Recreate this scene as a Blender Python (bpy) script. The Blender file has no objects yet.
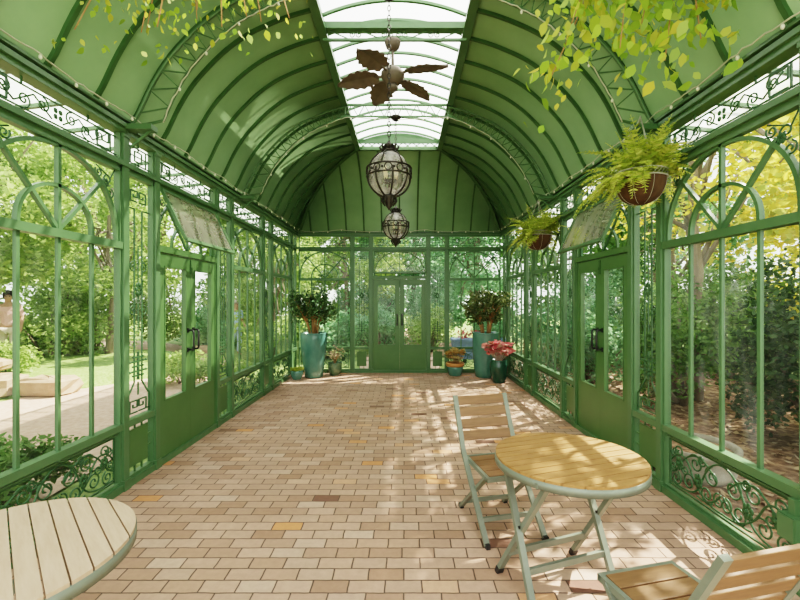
import bpy, math, random
from mathutils import Vector, Matrix, Quaternion
PI = math.pi
S = bpy.context.scene
C = S.collection
R = math.radians

# ------------------------------------------------------------------ helpers
class MB:
    """collects shapes for ONE mesh object"""
    def __init__(s): s.v = []; s.f = []; s.smooth = []
    def add(s, vs, fs, smooth=False):
        o = len(s.v); s.v += [tuple(p) for p in vs]
        for f in fs:
            s.f.append(tuple(i + o for i in f)); s.smooth.append(smooth)
        return s
    def box(s, x0, x1, y0, y1, z0, z1):
        vs = [(x, y, z) for z in (z0, z1) for y in (y0, y1) for x in (x0, x1)]
        return s.add(vs, [(0,2,3,1),(4,5,7,6),(0,1,5,4),(1,3,7,5),(3,2,6,7),(2,0,4,6)])
    def bar(s, p, q, w, h, up=(0,0,1)):
        """rectangular bar from p to q; w across, h along up"""
        p, q = Vector(p), Vector(q); d = (q - p).normalized(); up = Vector(up)
        a = d.cross(up)
        if a.length < 1e-4: a = d.cross(Vector((1,0,0)))
        a.normalize(); b = a.cross(d).normalized()
        vs = []
        for c in (p, q):
            for (i, j) in ((-1,-1),(1,-1),(1,1),(-1,1)):
                vs.append(c + a*(w/2*i) + b*(h/2*j))
        return s.add(vs, [(0,1,2,3),(7,6,5,4),(0,4,5,1),(1,5,6,2),(2,6,7,3),(3,7,4,0)])
    def tube(s, pts, r, n=6, closed=False, flat=None):
        """swept tube; r a number or list; flat squashes along that axis"""
        pts = [Vector(p) for p in pts]; m = len(pts)
        if m < 2: return s
        rs = r if isinstance(r, (list, tuple)) else [r]*m
        t0 = (pts[1]-pts[0]).normalized()
        nrm = t0.orthogonal().normalized()
        vs = []; prev = t0
        for i, p in enumerate(pts):
            if closed: t = pts[(i+1) % m] - pts[i-1]
            else: t = pts[min(i+1, m-1)] - pts[max(i-1, 0)]
            if t.length < 1e-9: t = prev.copy()
            t.normalize()
            nrm = (prev.rotation_difference(t) @ nrm)
            nrm = (nrm - t*nrm.dot(t)).normalized(); prev = t
            b = t.cross(nrm)
            for k in range(n):
                a = 2*PI*k/n
                vs.append(p + nrm*(math.cos(a)*rs[i]) + b*(math.sin(a)*rs[i]))
        fs = []
        for i in range(m if closed else m-1):
            j = (i+1) % m
            for k in range(n):
                l = (k+1) % n
                fs.append((i*n+k, i*n+l, j*n+l, j*n+k))
        if not closed:
            fs.append(tuple(range(n))[::-1]); fs.append(tuple((m-1)*n+k for k in range(n)))
        return s.add(vs, fs, n > 4)
    def ribbon(s, pts, w, up):
        """flat rectangular strip following pts; w in-plane half width, depth 'up' vector"""
        pts = [Vector(p) for p in pts]; m = len(pts); up = Vector(up)
        vs = []
        for i, p in enumerate(pts):
            t = (pts[min(i+1, m-1)] - pts[max(i-1, 0)])
            if t.length < 1e-9: t = Vector((1,0,0))
            a = t.normalized().cross(up.normalized()).normalized()*w
            vs += [p-a, p+a, p+a+up, p-a+up]
        fs = [(0,1,2,3), tuple((m-1)*4+k for k in (3,2,1,0))]
        for i in range(m-1):
            o, q = i*4, i*4+4
            for k in range(4):
                l = (k+1) % 4
                fs.append((o+k, q+k, q+l, o+l))
        return s.add(vs, fs)
    def lathe(s, prof, n=24, c=(0,0,0), cap=True):
        vs = []
        for (r, z) in prof:
            for k in range(n):
                a = 2*PI*k/n
                vs.append((c[0]+r*math.cos(a), c[1]+r*math.sin(a), c[2]+z))
        fs = []
        for i in range(len(prof)-1):
            for k in range(n):
                l = (k+1) % n
                fs.append((i*n+k, i*n+l, (i+1)*n+l, (i+1)*n+k))
        if cap:
            fs.append(tuple(range(n))[::-1]); fs.append(tuple((len(prof)-1)*n+k for k in range(n)))
        return s.add(vs, fs, True)
    def sphere(s, c, r, nu=12, nv=8, sc=(1,1,1)):
        prof = [(max(1e-4, r*math.sin(PI*i/nv)), -r*math.cos(PI*i/nv)) for i in range(nv+1)]
        o = len(s.v); s.lathe(prof, nu, (0,0,0), False)
        for i in range(o, len(s.v)):
            x, y, z = s.v[i]; s.v[i] = (c[0]+x*sc[0], c[1]+y*sc[1], c[2]+z*sc[2])
        return s
    def mesh(s, name):
        me = bpy.data.meshes.new(name); me.from_pydata(s.v, [], s.f)
        me.polygons.foreach_set('use_smooth', s.smooth); me.update()
        return me

def tag(o, label=None, cat=None, group=None, kind=None):
    if label: o['label'] = label
    if cat: o['category'] = cat
    if group: o['group'] = group
    if kind: o['kind'] = kind
    return o
def obj(name, mb, m, parent=None, loc=(0,0,0), rot=(0,0,0), bevel=0):
    me = mb.mesh(name) if isinstance(mb, MB) else mb
    if m is not None and not me.materials: me.materials.append(m)
    o = bpy.data.objects.new(name, me); C.objects.link(o)
    o.location = loc; o.rotation_euler = rot
    if parent: o.parent = parent
    if bevel:
        b = o.modifiers.new('bevel', 'BEVEL'); b.width = bevel; b.segments = 2; b.limit_method = 'ANGLE'
    return o
def thing(name, label, cat, loc=(0,0,0), rz=0, group=None):
    o = bpy.data.objects.new(name, None); C.objects.link(o)
    o.location = loc; o.rotation_euler = (0,0,rz); o.empty_display_size = .1
    return tag(o, label, cat, group)
def struct(name, mb, m, parent=None, **k):
    o = obj(name, mb, m, parent, **k)
    if not parent: o['kind'] = 'structure'
    return o
def dup(o, parent=None, name=None):
    c = o.copy(); C.objects.link(c)
    if name: c.name = name
    c.parent = parent
    for ch in list(o.children): dup(ch, c)
    return c

# ------------------------------------------------------------------ materials
def newmat(name):
    m = bpy.data.materials.new(name); m.use_nodes = True
    nt = m.node_tree; nt.nodes.clear()
    out = nt.nodes.new('ShaderNodeOutputMaterial')
    return m, nt, out
def N(nt, t, **k):
    n = nt.nodes.new(t)
    for a, b in k.items():
        if a in n.inputs: n.inputs[a].default_value = b
        else: setattr(n, a, b)
    return n
def ramp(nt, stops, interp='LINEAR'):
    r = nt.nodes.new('ShaderNodeValToRGB'); e = r.color_ramp.elements
    r.color_ramp.interpolation = interp
    while len(e) < len(stops): e.new(.5)
    for el, (p, c) in zip(e, stops):
        el.position = p; el.color = (*c, 1)
    return r
def paint(name, c1, c2, rough=.45, scale=6, spec=.4, metal=0, stretch=(1,1,1), bump=0):
    """two tones mixed by object-space noise"""
    m, nt, out = newmat(name); L = nt.links.new
    tc = N(nt, 'ShaderNodeTexCoord'); mp = N(nt, 'ShaderNodeMapping'); mp.inputs['Scale'].default_value = stretch
    no = N(nt, 'ShaderNodeTexNoise', Scale=scale, Detail=5.0, Roughness=.6)
    r = ramp(nt, [(.3, c1), (.7, c2)])
    p = N(nt, 'ShaderNodeBsdfPrincipled', Roughness=rough, Metallic=metal)
    p.inputs['Specular IOR Level'].default_value = spec
    L(tc.outputs['Object'], mp.inputs['Vector']); L(mp.outputs[0], no.inputs['Vector'])
    L(no.outputs['Fac'], r.inputs[0]); L(r.outputs[0], p.inputs['Base Color'])
    if bump:
        b = N(nt, 'ShaderNodeBump', Strength=bump, Distance=.01); L(no.outputs['Fac'], b.inputs['Height']); L(b.outputs[0], p.inputs['Normal'])
    L(p.outputs[0], out.inputs[0]); return m
def leaf_mat(name, cols, trans=.45, rough=.5):
    """leaf colour differs from leaf to leaf (random per island), light passes through"""
    m, nt, out = newmat(name); L = nt.links.new
    g = N(nt, 'ShaderNodeNewGeometry')
    r = ramp(nt, [(i/max(1, len(cols)-1), c) for i, c in enumerate(cols)])
    L(g.outputs['Random Per Island'], r.inputs[0])
    d = N(nt, 'ShaderNodeBsdfPrincipled', Roughness=rough); d.inputs['Specular IOR Level'].default_value = .3
    t = N(nt, 'ShaderNodeBsdfTranslucent')
    mx = N(nt, 'ShaderNodeMixShader'); mx.inputs[0].default_value = trans
    L(r.outputs[0], d.inputs['Base Color']); L(r.outputs[0], t.inputs['Color'])
    L(d.outputs[0], mx.inputs[1]); L(t.outputs[0], mx.inputs[2]); L(mx.outputs[0], out.inputs[0])
    return m
def glass_mat(name, tint=(1,1,1), haze=.1, hazecol=(.9,.97,.92), refl=.8, lo=.25, hi=1.7):
    """thin window pane: clear, mirror-like at grazing angles, streaky film of dust and painted-in white reflections"""
    m, nt, out = newmat(name); L = nt.links.new
    tr = N(nt, 'ShaderNodeBsdfTransparent', Color=(*tint, 1))
    gl = N(nt, 'ShaderNodeBsdfGlossy', Roughness=.015, Color=(refl, refl, refl, 1))
    fr = N(nt, 'ShaderNodeFresnel', IOR=1.33)
    m1 = N(nt, 'ShaderNodeMixShader')
    L(fr.outputs[0], m1.inputs[0]); L(tr.outputs[0], m1.inputs[1]); L(gl.outputs[0], m1.inputs[2])
    tc = N(nt, 'ShaderNodeTexCoord'); mp = N(nt, 'ShaderNodeMapping'); mp.inputs['Scale'].default_value = (4, 4, 1.1)
    mp.inputs['Rotation'].default_value = (0, R(20), 0)
    no = N(nt, 'ShaderNodeTexNoise', Scale=1.6, Detail=6.0, Roughness=.65)
    r = ramp(nt, [(.42, (haze*lo,)*3), (.75, (haze*hi,)*3)])
    L(tc.outputs['Object'], mp.inputs['Vector']); L(mp.outputs[0], no.inputs['Vector']); L(no.outputs['Fac'], r.inputs[0])
    df = N(nt, 'ShaderNodeBsdfDiffuse', Color=(*hazecol, 1)); tl = N(nt, 'ShaderNodeBsdfTranslucent', Color=(*hazecol, 1))
    m2 = N(nt, 'ShaderNodeMixShader'); m2.inputs[0].default_value = .6
    L(df.outputs[0], m2.inputs[1]); L(tl.outputs[0], m2.inputs[2])
    m3 = N(nt, 'ShaderNodeMixShader')
    L(r.outputs[0], m3.inputs[0]); L(m1.outputs[0], m3.inputs[1]); L(m2.outputs[0], m3.inputs[2])
    L(m3.outputs[0], out.inputs[0]); return m
def brick_mat():
    m, nt, out = newmat('brick_paving'); L = nt.links.new
    def M(op, a, b=None, c=None):
        n = N(nt, 'ShaderNodeMath', operation=op)
        for i, x in enumerate((a, b, c)):
            if x is None: continue
            if isinstance(x, (int, float)): n.inputs[i].default_value = x
            else: L(x, n.inputs[i])
        return n.outputs[0]
    tc = N(nt, 'ShaderNodeTexCoord'); sp = N(nt, 'ShaderNodeSeparateXYZ'); L(tc.outputs['Object'], sp.inputs[0])
    bw, bh = .212, .106
    wob = N(nt, 'ShaderNodeTexNoise', Scale=9.0, Detail=2.0); L(tc.outputs['Object'], wob.inputs['Vector'])
    wo = M('MULTIPLY', M('SUBTRACT', wob.outputs['Fac'], .5), .012)
    yy = M('DIVIDE', M('ADD', sp.outputs['Y'], wo), bh); row = M('FLOOR', yy); fy = M('FRACT', yy)
    off = M('MULTIPLY', M('MODULO', M('ABSOLUTE', row), 2.0), .5)
    wn0 = N(nt, 'ShaderNodeTexWhiteNoise', noise_dimensions='1D'); L(row, wn0.inputs['W'])
    xx = M('ADD', M('ADD', M('DIVIDE', M('ADD', sp.outputs['X'], wo), bw), off), M('MULTIPLY', wn0.outputs['Value'], .12))
    col = M('FLOOR', xx); fx = M('FRACT', xx)
    cv = N(nt, 'ShaderNodeCombineXYZ'); L(col, cv.inputs[0]); L(row, cv.inputs[1])
    wn = N(nt, 'ShaderNodeTexWhiteNoise', noise_dimensions='2D'); L(cv.outputs[0], wn.inputs['Vector'])
    rc = ramp(nt, [(0, (.17,.08,.055)), (.015, (.34,.195,.125)), (.25, (.44,.27,.185)), (.5, (.50,.32,.23)), (.75, (.39,.235,.16)), (.955, (.53,.36,.265)), (.985, (.58,.26,.11))])
    L(wn.outputs['Value'], rc.inputs[0])
    no = N(nt, 'ShaderNodeTexNoise', Scale=22.0, Detail=6.0, Roughness=.7); L(tc.outputs['Object'], no.inputs['Vector'])
    nb = N(nt, 'ShaderNodeTexNoise', Scale=1.3, Detail=3.0); L(tc.outputs['Object'], nb.inputs['Vector'])
    v = M('MULTIPLY', M('MULTIPLY_ADD', no.outputs['Fac'], .5, .74), M('MULTIPLY_ADD', nb.outputs['Fac'], .5, .76))
    mul = N(nt, 'ShaderNodeVectorMath', operation='SCALE'); L(rc.outputs[0], mul.inputs[0]); L(v, mul.inputs['Scale'])
    ex = M('MINIMUM', fx, M('SUBTRACT', 1.0, fx)); ey = M('MINIMUM', fy, M('SUBTRACT', 1.0, fy))
    e = M('MINIMUM', M('MULTIPLY', ex, bw), M('MULTIPLY', ey, bh))
    mask = N(nt, 'ShaderNodeMapRange'); mask.inputs[1].default_value = .0026; mask.inputs[2].default_value = .0056; L(e, mask.inputs[0])
    mx = N(nt, 'ShaderNodeMix', data_type='RGBA'); L(mask.outputs[0], mx.inputs[0])
    mx.inputs[6].default_value = (.10,.062,.042,1); L(mul.outputs[0], mx.inputs[7])
    p = N(nt, 'ShaderNodeBsdfPrincipled', Roughness=.72); p.inputs['Specular IOR Level'].default_value = .35
    L(mx.outputs[2], p.inputs['Base Color'])
    hh = M('ADD', mask.outputs[0], M('MULTIPLY', no.outputs['Fac'], .25))
    b = N(nt, 'ShaderNodeBump', Strength=.6, Distance=.004); L(hh, b.inputs['Height']); L(b.outputs[0], p.inputs['Normal'])
    L(p.outputs[0], out.inputs[0]); return m
def ground_mat(name, stops, scale, rough=.9):
    m, nt, out = newmat(name); L = nt.links.new
    tc = N(nt, 'ShaderNodeTexCoord'); no = N(nt, 'ShaderNodeTexNoise', Scale=scale, Detail=8.0, Roughness=.75)
    vo = N(nt, 'ShaderNodeTexVoronoi', Scale=scale*5)
    ad = N(nt, 'ShaderNodeMix', data_type='FLOAT'); ad.inputs[0].default_value = .45
    r = ramp(nt, stops); p = N(nt, 'ShaderNodeBsdfPrincipled', Roughness=rough); p.inputs['Specular IOR Level'].default_value = .1
    L(tc.outputs['Object'], no.inputs['Vector']); L(tc.outputs['Object'], vo.inputs['Vector'])
    L(no.outputs['Fac'], ad.inputs[2]); L(vo.outputs['Distance'], ad.inputs[3])
    L(ad.outputs[0], r.inputs[0]); L(r.outputs[0], p.inputs['Base Color']); L(p.outputs[0], out.inputs[0]); return m
def pane_white():
    m, nt, out = newmat('frosted_roof_glass'); L = nt.links.new
    tl = N(nt, 'ShaderNodeBsdfTranslucent', Color=(.95,.97,.94,1)); tr = N(nt, 'ShaderNodeBsdfTransparent', Color=(1,1,1,1))
    mx = N(nt, 'ShaderNodeMixShader'); mx.inputs[0].default_value = .45
    L(tl.outputs[0], mx.inputs[1]); L(tr.outputs[0], mx.inputs[2]); L(mx.outputs[0], out.inputs[0]); return m
def emit(name, c, s):
    m, nt, out = newmat(name); e = N(nt, 'ShaderNodeEmission', Color=(*c,1), Strength=s); nt.links.new(e.outputs[0], out.inputs[0]); return m

GREEN = paint('green_paint', (.074,.148,.064), (.098,.182,.084), .34, 3)
DOORG = paint('door_green_paint', (.066,.140,.046), (.087,.172,.062), .32, 2.5)
VAULT = paint('vault_green_paint', (.185,.30,.15), (.23,.355,.185), .34, 2, spec=.4)
RIBG = paint('rib_dark_green', (.04,.095,.03), (.06,.13,.045), .45, 5)
IRON = paint('green_ironwork', (.032,.088,.032), (.055,.125,.05), .4, 8)
DARKIRON = paint('bronze_iron', (.018,.015,.012), (.042,.034,.025), .45, 20, metal=.4)
BLACK = paint('black_metal', (.012,.012,.012), (.03,.03,.03), .35, 10)
PANE = glass_mat('window_glass', haze=.035)
SASHPANE = glass_mat('transom_glass', haze=.27, hazecol=(.86,.86,.70), lo=.85, hi=1.15)
ROOFGLASS = pane_white()
BRICK = brick_mat()
TEAK = paint('teak_slat', (.29,.145,.05), (.39,.205,.075), .5, 5, stretch=(1.2,9,9))
PALE = paint('pale_composite_slat', (.46,.315,.205), (.56,.40,.275), .55, 5, stretch=(1.2,9,9))
CHAIRW = paint('brown_slat', (.165,.085,.036), (.23,.122,.055), .5, 5, stretch=(1.5,10,10))
ALU = paint('grey_green_aluminium', (.165,.185,.14), (.22,.24,.185), .38, 6, metal=.2)
TEAL = paint('teal_glaze', (.06,.165,.135), (.12,.265,.215), .2, 4, spec=.6, stretch=(1,1,.5))
DKGLAZE = paint('dark_green_glaze', (.012,.055,.035), (.03,.095,.06), .15, 5, spec=.6)
MIXGLAZE = paint('green_brown_glaze', (.05,.12,.075), (.16,.22,.13), .25, 9, spec=.5)
TERRA = paint('orange_glaze_rim', (.42,.17,.05), (.55,.26,.09), .35, 8)
SOIL = paint('potting_soil', (.03,.02,.012), (.07,.045,.028), .95, 30, bump=.6)
BARK = paint('grey_bark', (.16,.12,.085), (.30,.24,.18), .9, 6, stretch=(1,1,.25), bump=.5)
JADEBARK = paint('tan_stem', (.33,.17,.07), (.48,.28,.13), .7, 8)
COIR = paint('brown_coir', (.06,.032,.016), (.12,.062,.03), .95, 14, stretch=(1,1,.3), bump=.8)
WIRE = paint('pale_wire', (.42,.40,.33), (.55,.53,.45), .4, 9, metal=.3)
FANM = paint('fan_brown', (.10,.078,.06), (.15,.12,.092), .6, 7)
STONE = paint('sandstone', (.30,.20,.125), (.43,.31,.21), .85, 4, bump=.5)
GREYSTONE = paint('grey_cast_stone', (.24,.215,.165), (.36,.33,.26), .85, 7, bump=.4)
PATHM = ground_mat('brick_path', [(.3,(.42,.28,.205)), (.7,(.54,.385,.295))], 3)
GRASSY = ground_mat('rough_groundcover', [(.25,(.10,.14,.05)), (.5,(.20,.28,.09)), (.75,(.36,.42,.18))], 2.0)
MULCH = ground_mat('mulch', [(.25,(.06,.035,.02)), (.5,(.20,.12,.075)), (.72,(.42,.29,.18))], 2.5)
LAWN = ground_mat('lawn', [(.3,(.13,.21,.055)), (.7,(.27,.36,.13))], 5)
LF_LIGHT = leaf_mat('pale_leaves', [(.24,.36,.09),(.36,.50,.15),(.46,.58,.22),(.18,.29,.08)])
LF_MID = leaf_mat('mid_leaves', [(.10,.20,.05),(.16,.29,.075),(.23,.38,.11),(.07,.15,.035)])
LF_DARK = leaf_mat('dark_leaves', [(.03,.065,.025),(.05,.10,.035),(.09,.16,.06),(.022,.05,.018)], .3)
LF_YEL = leaf_mat('yellow_leaves', [(.62,.60,.10),(.78,.66,.10),(.52,.58,.14),(.80,.58,.08),(.40,.50,.12)])
LF_BLUE = leaf_mat('cool_leaves', [(.17,.34,.17),(.25,.45,.24),(.35,.56,.32),(.16,.30,.11)], .6)
LF_JADE = leaf_mat('jade_leaves', [(.045,.095,.03),(.08,.15,.05),(.15,.23,.09),(.035,.07,.025)], .15, .3)
LF_JADE2 = leaf_mat('olive_leaves', [(.05,.09,.025),(.10,.15,.05),(.19,.23,.09),(.26,.27,.12)], .15, .3)
LF_FERN = leaf_mat('fern_leaves', [(.42,.52,.07),(.56,.64,.12),(.66,.68,.20),(.34,.46,.07)], .45)
LF_REFLECT = leaf_mat('reflected_leaves', [(.34,.52,.06),(.48,.64,.10),(.26,.44,.06),(.66,.58,.09),(.42,.60,.18)], .55)
LF_RED = leaf_mat('pink_leaves', [(.42,.06,.07),(.58,.15,.16),(.30,.07,.05),(.66,.36,.32),(.22,.22,.08)], .35)
LF_ORANGE = leaf_mat('orange_leaves', [(.55,.26,.07),(.66,.42,.16),(.45,.38,.12),(.70,.56,.34)], .3)

# ------------------------------------------------------------------ plan of the room (metres)
W = 2.33            # half width
D = 9.40            # back wall
Y0 = .50            # near end of what is built
PITCH, WIN = 1.78, 1.32
ZS, ZR, ZT, ZH, ZF = .06, .555, 2.12, 2.81, 3.09   # sill, lower rail, transom rail, header rail, frieze top
ZC = 3.20
bays = [Y0 + PITCH*k for k in range(5)]

# ------------------------------------------------------------------ floor
struct('floor', MB().box(-W-.1, W+.1, -1.6, D+.1, -.08, 0), BRICK)

# ------------------------------------------------------------------ ironwork drawing in a wall unit (local x along the wall, y outwards, z up)
def spiral(cx, cz, r, turns, a0, sgn, y, n=22, rend=.18):
    pts = []
    for i in range(n+1):
        t = i/n; a = a0 + sgn*turns*2*PI*t; q = r*(1-t*(1-rend))
        pts.append((cx+q*math.cos(a), y, cz+q*math.sin(a)))
    return pts
def scroll_panel(w, z0, z1, y=.03, r=.0075):
    m = MB(); h = z1-z0; x0, x1 = -w/2, w/2; zc = (z0+z1)/2
    for zz in (z0, z1): m.bar((x0, y, zz), (x1, y, zz), .014, .012, (0,0,1))
    for xx in (x0, x1): m.bar((xx, y, z0), (xx, y, z1), .014, .012, (1,0,0))
    hw = w/2
    def P(h_, fx, fz): return (h_*fx*hw, y, z0+fz*h)
    def bez(h_, a, b, c, d, n=22):
        q = [Vector(P(h_, *v)) for v in (a, b, c, d)]
        return [q[0]*(1-t)**3+q[1]*3*t*(1-t)**2+q[2]*3*t*t*(1-t)+q[3]*t**3 for t in [i/n for i in range(n+1)]]
    for g in (-1, 1):
        for c in (((0,.97),(.22,.95),(.30,.62),(.40,.30)), ((.40,.30),(.50,.02),(.72,.04),(.98,.06)), ((0,.06),(.25,.02),(.45,.20),(.56,.52)),
                  ((.56,.52),(.66,.86),(.85,.80),(.97,.55)), ((.10,.60),(.30,.98),(.52,1.0),(.74,.62)), ((.74,.62),(.84,.42),(.90,.30),(.97,.28)), ((.02,.40),(.14,.10),(.34,.04),(.44,.10))):
            m.tube(bez(g, *c), r, 5)
        for (fx, fz, rr, a0, sg) in ((.17,.64,.080,PI*.5,-1), (.26,.24,.070,PI*1.2,1), (.47,.73,.075,PI*.2,1), (.60,.27,.072,PI*.9,-1),
                                     (.80,.80,.062,PI*1.4,1), (.90,.76,.045,0,-1), (.86,.20,.060,PI*.6,1), (.92,.42,.042,PI,1), (.06,.26,.055,PI*.5,-1), (.36,.86,.045,PI,1), (.68,.48,.045,PI*.3,-1)):
            m.tube(spiral(g*fx*hw, z0+fz*h, rr*h/.38, 1.5, a0 if g > 0 else PI-a0, sg*g, y, 22), r*.9, 5)
        for (fx, fz) in ((.40,.42), (.78,.56)):
            for k in range(6):
                a = 2*PI*k/6+.3; c = P(g, fx, fz)
                m.sphere((c[0]+.030*math.cos(a), y-.008, c[2]+.036*math.sin(a)), .020, 6, 4, (1,.35,1.2))
            m.sphere((P(g,fx,fz)[0], y-.015, P(g,fx,fz)[2]), .016, 6, 4, (1,.7,1))
    return m
def key(m, x, z, s, sgn, y, t=.010):
    """square Greek-key spiral"""
    P = [(0,0),(1,0),(1,1),(.0,1),(.0,.42),(.58,.42),(.58,.70)]
    P = [(x+sgn*(a-.0)*s, y, z+b*s) for a, b in P]
    for p, q in zip(P, P[1:]): m.bar(p, q, t, t, (0,1,0))
def frieze(w, z0, z1, y=.03):
    m = MB(); h = z1-z0; x0, x1 = -w/2+.035, w/2-.035; zc = (z0+z1)/2; a, b = z0+.05, z1-.05
    for zz in (a, b): m.bar((x0-.035, y, zz), (x1+.035, y, zz), .010, .010)
    if w < .6:
        for sg in (-1, 1):
            m.bar((sg*.11, y, a), (sg*.11, y, b), .01, .01, (1,0,0)); m.bar((sg*.05, y, a+.03), (sg*.05, y, b-.03), .01, .01, (1,0,0))
        m.bar((-.05, y, a+.03), (.05, y, a+.03), .01, .01); m.bar((-.05, y, b-.03), (.05, y, b-.03), .01, .01)
        m.bar((0, y, z0), (0, y, a+.03), .01, .01, (1,0,0)); m.bar((0, y, b-.03), (0, y, z1), .01, .01, (1,0,0))
        m.bar((-.16, y, zc), (.16, y, zc), .009, .009)
        return m
    n = 4
    for i in range(1, n):
        xx = x0+(x1-x0)*i/n
        if i != 2: m.bar((xx, y, z0), (xx, y, a), .01, .01, (1,0,0)); m.bar((xx, y, b), (xx, y, z1), .01, .01, (1,0,0))
    for sg in (-1, 1):
        xe = sg*(w/2-.09); key(m, xe, a+.012, b-a-.024, -sg, y)
        m.bar((xe+sg*.02, y, a), (xe+sg*.02, y, b), .01, .01, (1,0,0))
        for (cx, up) in ((.10, 1), (.22, -1), (.34, 1)):
            q = spiral(sg*cx*w/1.0, zc+up*.015, .052, 1.4, PI*.5*up, sg*up, y, 16)
            m.tube(q, .006, 5)
            m.tube([(sg*(cx-.06)*w, y, zc-up*.05), (sg*cx*w, y, zc), (sg*(cx+.06)*w, y, zc+up*.05)], .006, 5)
    for k in range(4):
        an = PI/4+k*PI/2; m.sphere((.03*math.cos(an), y-.004, zc+.03*math.sin(an)), .02, 6, 4, (1,.4,1))
    return m

cache = {}
def pane_quad(x0, x1, z0, z1, y=.03):
    return MB().add([(x0,y,z0),(x1,y,z0),(x1,y,z1),(x0,y,z1)], [(0,1,2,3)])
def make_window(w, arch=True):
    """arched glazed bay with a scrollwork panel below and a frieze above"""
    m = MB(); h = w/2-.035
    for sg in (-1, 1):                                               # stiles
        m.box(min(sg*h, sg*(h-.022)), max(sg*h, sg*(h-.022)), .0, .055, ZS, ZF)
    m.box(-h, h, .01, .045, ZS, ZS+.02)
    m.box(-h, h, -.014, .06, ZR-.028, ZR+.028); m.box(-h, h, .015, .04, ZR-.062, ZR-.050)
    m.box(-h, h, -.014, .06, ZT-.03, ZT+.03)
    m.box(-h, h, 0, .055, ZH-.055, ZH)
    q = w/4*.96
    for x in (-q, 0, q): m.box(x-.0125, x+.0125, .016, .040, ZR+.028, ZT-.03)
    for x in (0,): m.box(x-.013, x+.013, .012, .042, ZR-.055, ZR)
    # fanlight
    A, Bz = h-.03, ZH-.06-ZT-.03
    def arc(ax, az, z0, n=36): return [(ax*math.cos(PI*i/n), .012, z0+az*math.sin(PI*i/n)**.85) for i in range(n+1)]
    m.ribbon(arc(A, Bz, ZT+.03), .014, (0,.035,0))
    m.ribbon([(x, .012, z) for x, _, z in arc(q, Bz*.52, ZT+.03)], .012, (0,.035,0))
    m.box(-.013, .013, .012, .045, ZT+.03, ZH-.055)
    for sg in (-1, 1):
        m.bar((0, .03, ZT+.03), (sg*(A*.74+.0), .03, ZT+.03+Bz*.80), .026, .03, (0,1,0))
    root = struct('window_1', m, GREEN)
    sc = scroll_panel(2*h-.11, ZS+.045, ZR-.075)
    obj('scrollwork', sc, IRON, root)
    for sg in (-1, 1):
        s_ = MB()
        for (dx, dz, rr, a0, g) in ((.10,.10,.055,PI*1.3,1), (.20,.065,.042,PI*.2,-1), (.075,.21,.045,PI*.6,1)):
            s_.tube(spiral(sg*(h-.03-dx), ZH-.06-dz, rr, 1.4, a0 if sg < 0 else PI-a0, g*-sg, .03, 18), .0065, 5)
        for k in range(6):
            a = 2*PI*k/6; s_.sphere((sg*(h-.03-.13)+.022*math.cos(a), .024, ZH-.06-.135+.022*math.sin(a)), .016, 6, 4, (1,.5,1))
        s_.tube([(sg*(h-.045), .03, ZH-.055), (sg*(h-.10), .03, ZH-.14), (sg*(h-.26), .03, ZH-.075)], .006, 5)
        obj('spandrel_scroll', s_, IRON, root)
    obj('frieze_ironwork', frieze(2*h-.06, ZH+.03, ZF), IRON, root)
    obj('pane', pane_quad(-h, h, ZS+.01, ZF), PANE, root)
    return root
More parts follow.
